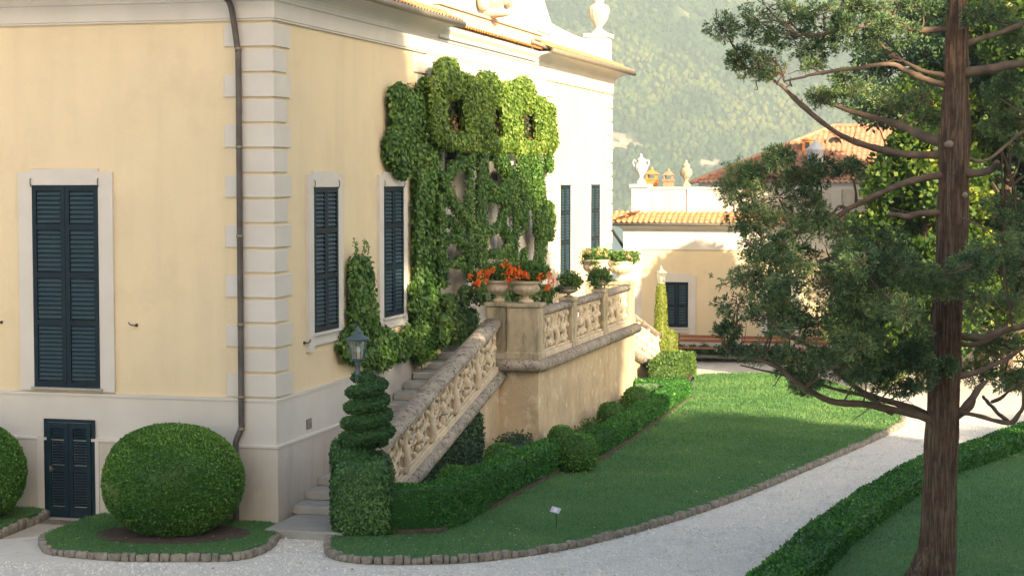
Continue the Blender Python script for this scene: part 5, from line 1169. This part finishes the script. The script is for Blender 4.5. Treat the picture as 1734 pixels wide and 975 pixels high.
CL = [(1290,40,42,30,0),(1340,62,55,32,.2),(1250,98,20,22,.2),(1283,112,38,24,.2),(1330,122,38,14,0),(1300,15,38,18,-.2),(1395,28,50,22,-.3),(1375,80,48,22,.4),(1430,55,42,26,.3),(1455,12,50,16,-.2),(1500,30,42,18,.5),(1560,12,48,14,0),
 (1440,150,36,18,.9),(1385,165,34,14,.9),(1490,75,40,20,.8),(1560,165,38,26,1.2),(1505,172,30,18,1.),(1575,205,30,22,1.2),(1530,55,30,22,-.2),(1680,22,46,24,.8),(1722,60,28,22,.8),(1690,165,40,26,1.6),(1720,200,30,30,1.4),
 (1255,292,30,20,-.6),(1300,300,42,26,-.5),(1245,330,34,30,-.6),(1320,338,48,30,-.4),(1268,372,42,34,-.8),(1335,385,48,30,-.8),(1290,412,44,24,-.9),(1388,292,26,30,-.7),(1440,288,22,18,-.7),(1370,345,24,22,-.5),
 (1300,440,50,22,-1.2),(1262,478,50,22,-1.),(1330,480,50,28,-1.2),(1400,482,52,34,-1.1),(1452,432,42,28,-1.),(1500,415,42,26,-.6),(1430,395,42,22,-.7),(1520,452,42,28,-1.1),(1250,515,36,30,-.8),(1315,535,52,34,-.9),(1388,548,52,34,-.6),(1450,528,50,34,-.9),(1502,508,42,34,-1.2),(1560,472,36,26,-1.2),
 (1232,562,24,16,-.7),(1245,590,28,13,-.8),(1295,592,46,22,-.6),(1345,612,48,24,-.4),(1415,598,50,30,-.7),(1478,592,50,34,-.8),(1530,600,42,34,-.7),(1515,648,40,22,-.6),(1465,640,40,20,-.4),(1555,560,28,30,-.9),(1600,478,38,22,-1.2),(1642,450,40,28,-1.1),(1692,462,40,36,-.7),(1730,500,30,40,-.6),
 (1604,620,14,12,-.6),(1680,580,44,34,1.),(1650,632,26,24,.8),(1702,635,36,26,.8),(1730,600,26,40,.8),(1660,520,36,30,.9),(1540,655,24,12,-.8),(1360,655,24,10,.2),(1720,380,28,30,1.2),(1700,410,30,24,-.9),(1700,350,34,26,1.4),(1722,420,26,30,1.2),(1665,425,26,22,-.4),(1690,210,34,24,1.5),(1725,250,22,24,1.0),(1650,500,24,20,-.7),(1480,460,40,24,-.2),(1350,435,36,22,-.2),(1560,630,26,26,-.8)]
rj = np.random.default_rng(3)
CL += [(x+rj.normal(0, 26), y+rj.normal(0, 16), rx*.62, ry*.72, dy+rj.normal(0, .5)) for x, y, rx, ry, dy in CL if rx > 30 and x > 1262 and rj.random() < .75]
CL = [c for c in CL if not (1560 < c[0] < 1650 and c[1] < 440 and c[4] < .9 and c[1] > 20)]
tw = Geo(); fo = Geo(); SP = []; SD = []; sc0 = YJ/F_PX
for x, y, rx, ry, dy in CL:
    c = D(x, y, YJ+dy); r = A([rx*sc0, (rx+ry)*.5*sc0*1.05, ry*sc0])
    dd = np.linalg.norm(ALLB-c, axis=1); q = ALLB[np.argmin(dd)]
    tw.tube(smooth_path([q, (q+c)/2+rng.normal(0, .05, 3), c], 4), np.linspace(.022, .010, 9)[:len(smooth_path([q, c, c], 4))] if 0 else .014, 5)
    vol = r.prod()**(2/3)
    for k in range(int(9+40*vol)):
        d = unit(rng.normal(size=3)); e = c+d*r*rng.uniform(.55, .98); s0 = c+d*r*rng.uniform(0, .3)+rng.normal(0, .03, 3)
        P = smooth_path([s0, (s0+e)/2+rng.normal(0, .04, 3), e], 4); tw.tube(P, np.linspace(.008, .003, len(P)), 4)
    m = int(90+2100*vol); d = unit(rng.normal(size=(m, 3))); q = rng.random(m)**.45; p = c+d*r*q[:, None]*(1+.35*noise3(c+d*1.2, 2.5, int(x) % 9)[:, None])
    kp = noise3(p, 3.6, 3)+.45*noise3(p, 9, 8) > -.10; SP.append(p[kp]); SD.append(unit(d[kp]*A([1,1,.6])+A([0,0,.25])))
SP = np.vstack(SP); SD = np.vstack(SD); K = 16; m = len(SP)
dirs = unit(SD[:, None]+rng.normal(size=(m, K, 3))*.55); off = dirs*rng.uniform(.0, .065, (m, K, 1)); PB = (SP[:, None]+off).reshape(-1, 3); dirs = dirs.reshape(-1, 3)
sd = unit(np.cross(dirs, rng.normal(size=dirs.shape))); s = rng.uniform(.6, 1.3, len(PB)); V, F = leaf_quads(PB, dirs, sd, .046*s, .017*s)
vv = np.repeat(.46+.24*noise3(SP, 1.3, 5)+.20*noise3(SP, 6., 2)+rng.normal(0, .12, m), K)+rng.normal(0, .08, m*K)
fo.add(V, F, 0, False, np.clip(vv, 0, 1))
tw.obj('twigs', M['branch'], jun); fo.obj('crown', M['juni'], jun)
# upper crown beyond the frame (casts its share of shade)
g = Geo(); leafcloud(g, [(A([jb[0]+.4+math.cos(a)*r_, 28.5+math.sin(a)*r_, z]), A([1.0,1.0,.6])) for a, r_, z in [(k*2.1, 1.6-.12*k, 9.9+.55*k) for k in range(10)]], 900, .12, .04, .2, .3); g.obj('crown_top', M['juni'], jun)

for o in bpy.data.objects:
    if '_o' in o: del o['_o']
print('objects', len(bpy.data.objects), 'faces', sum(len(m.polygons) for m in bpy.data.meshes))
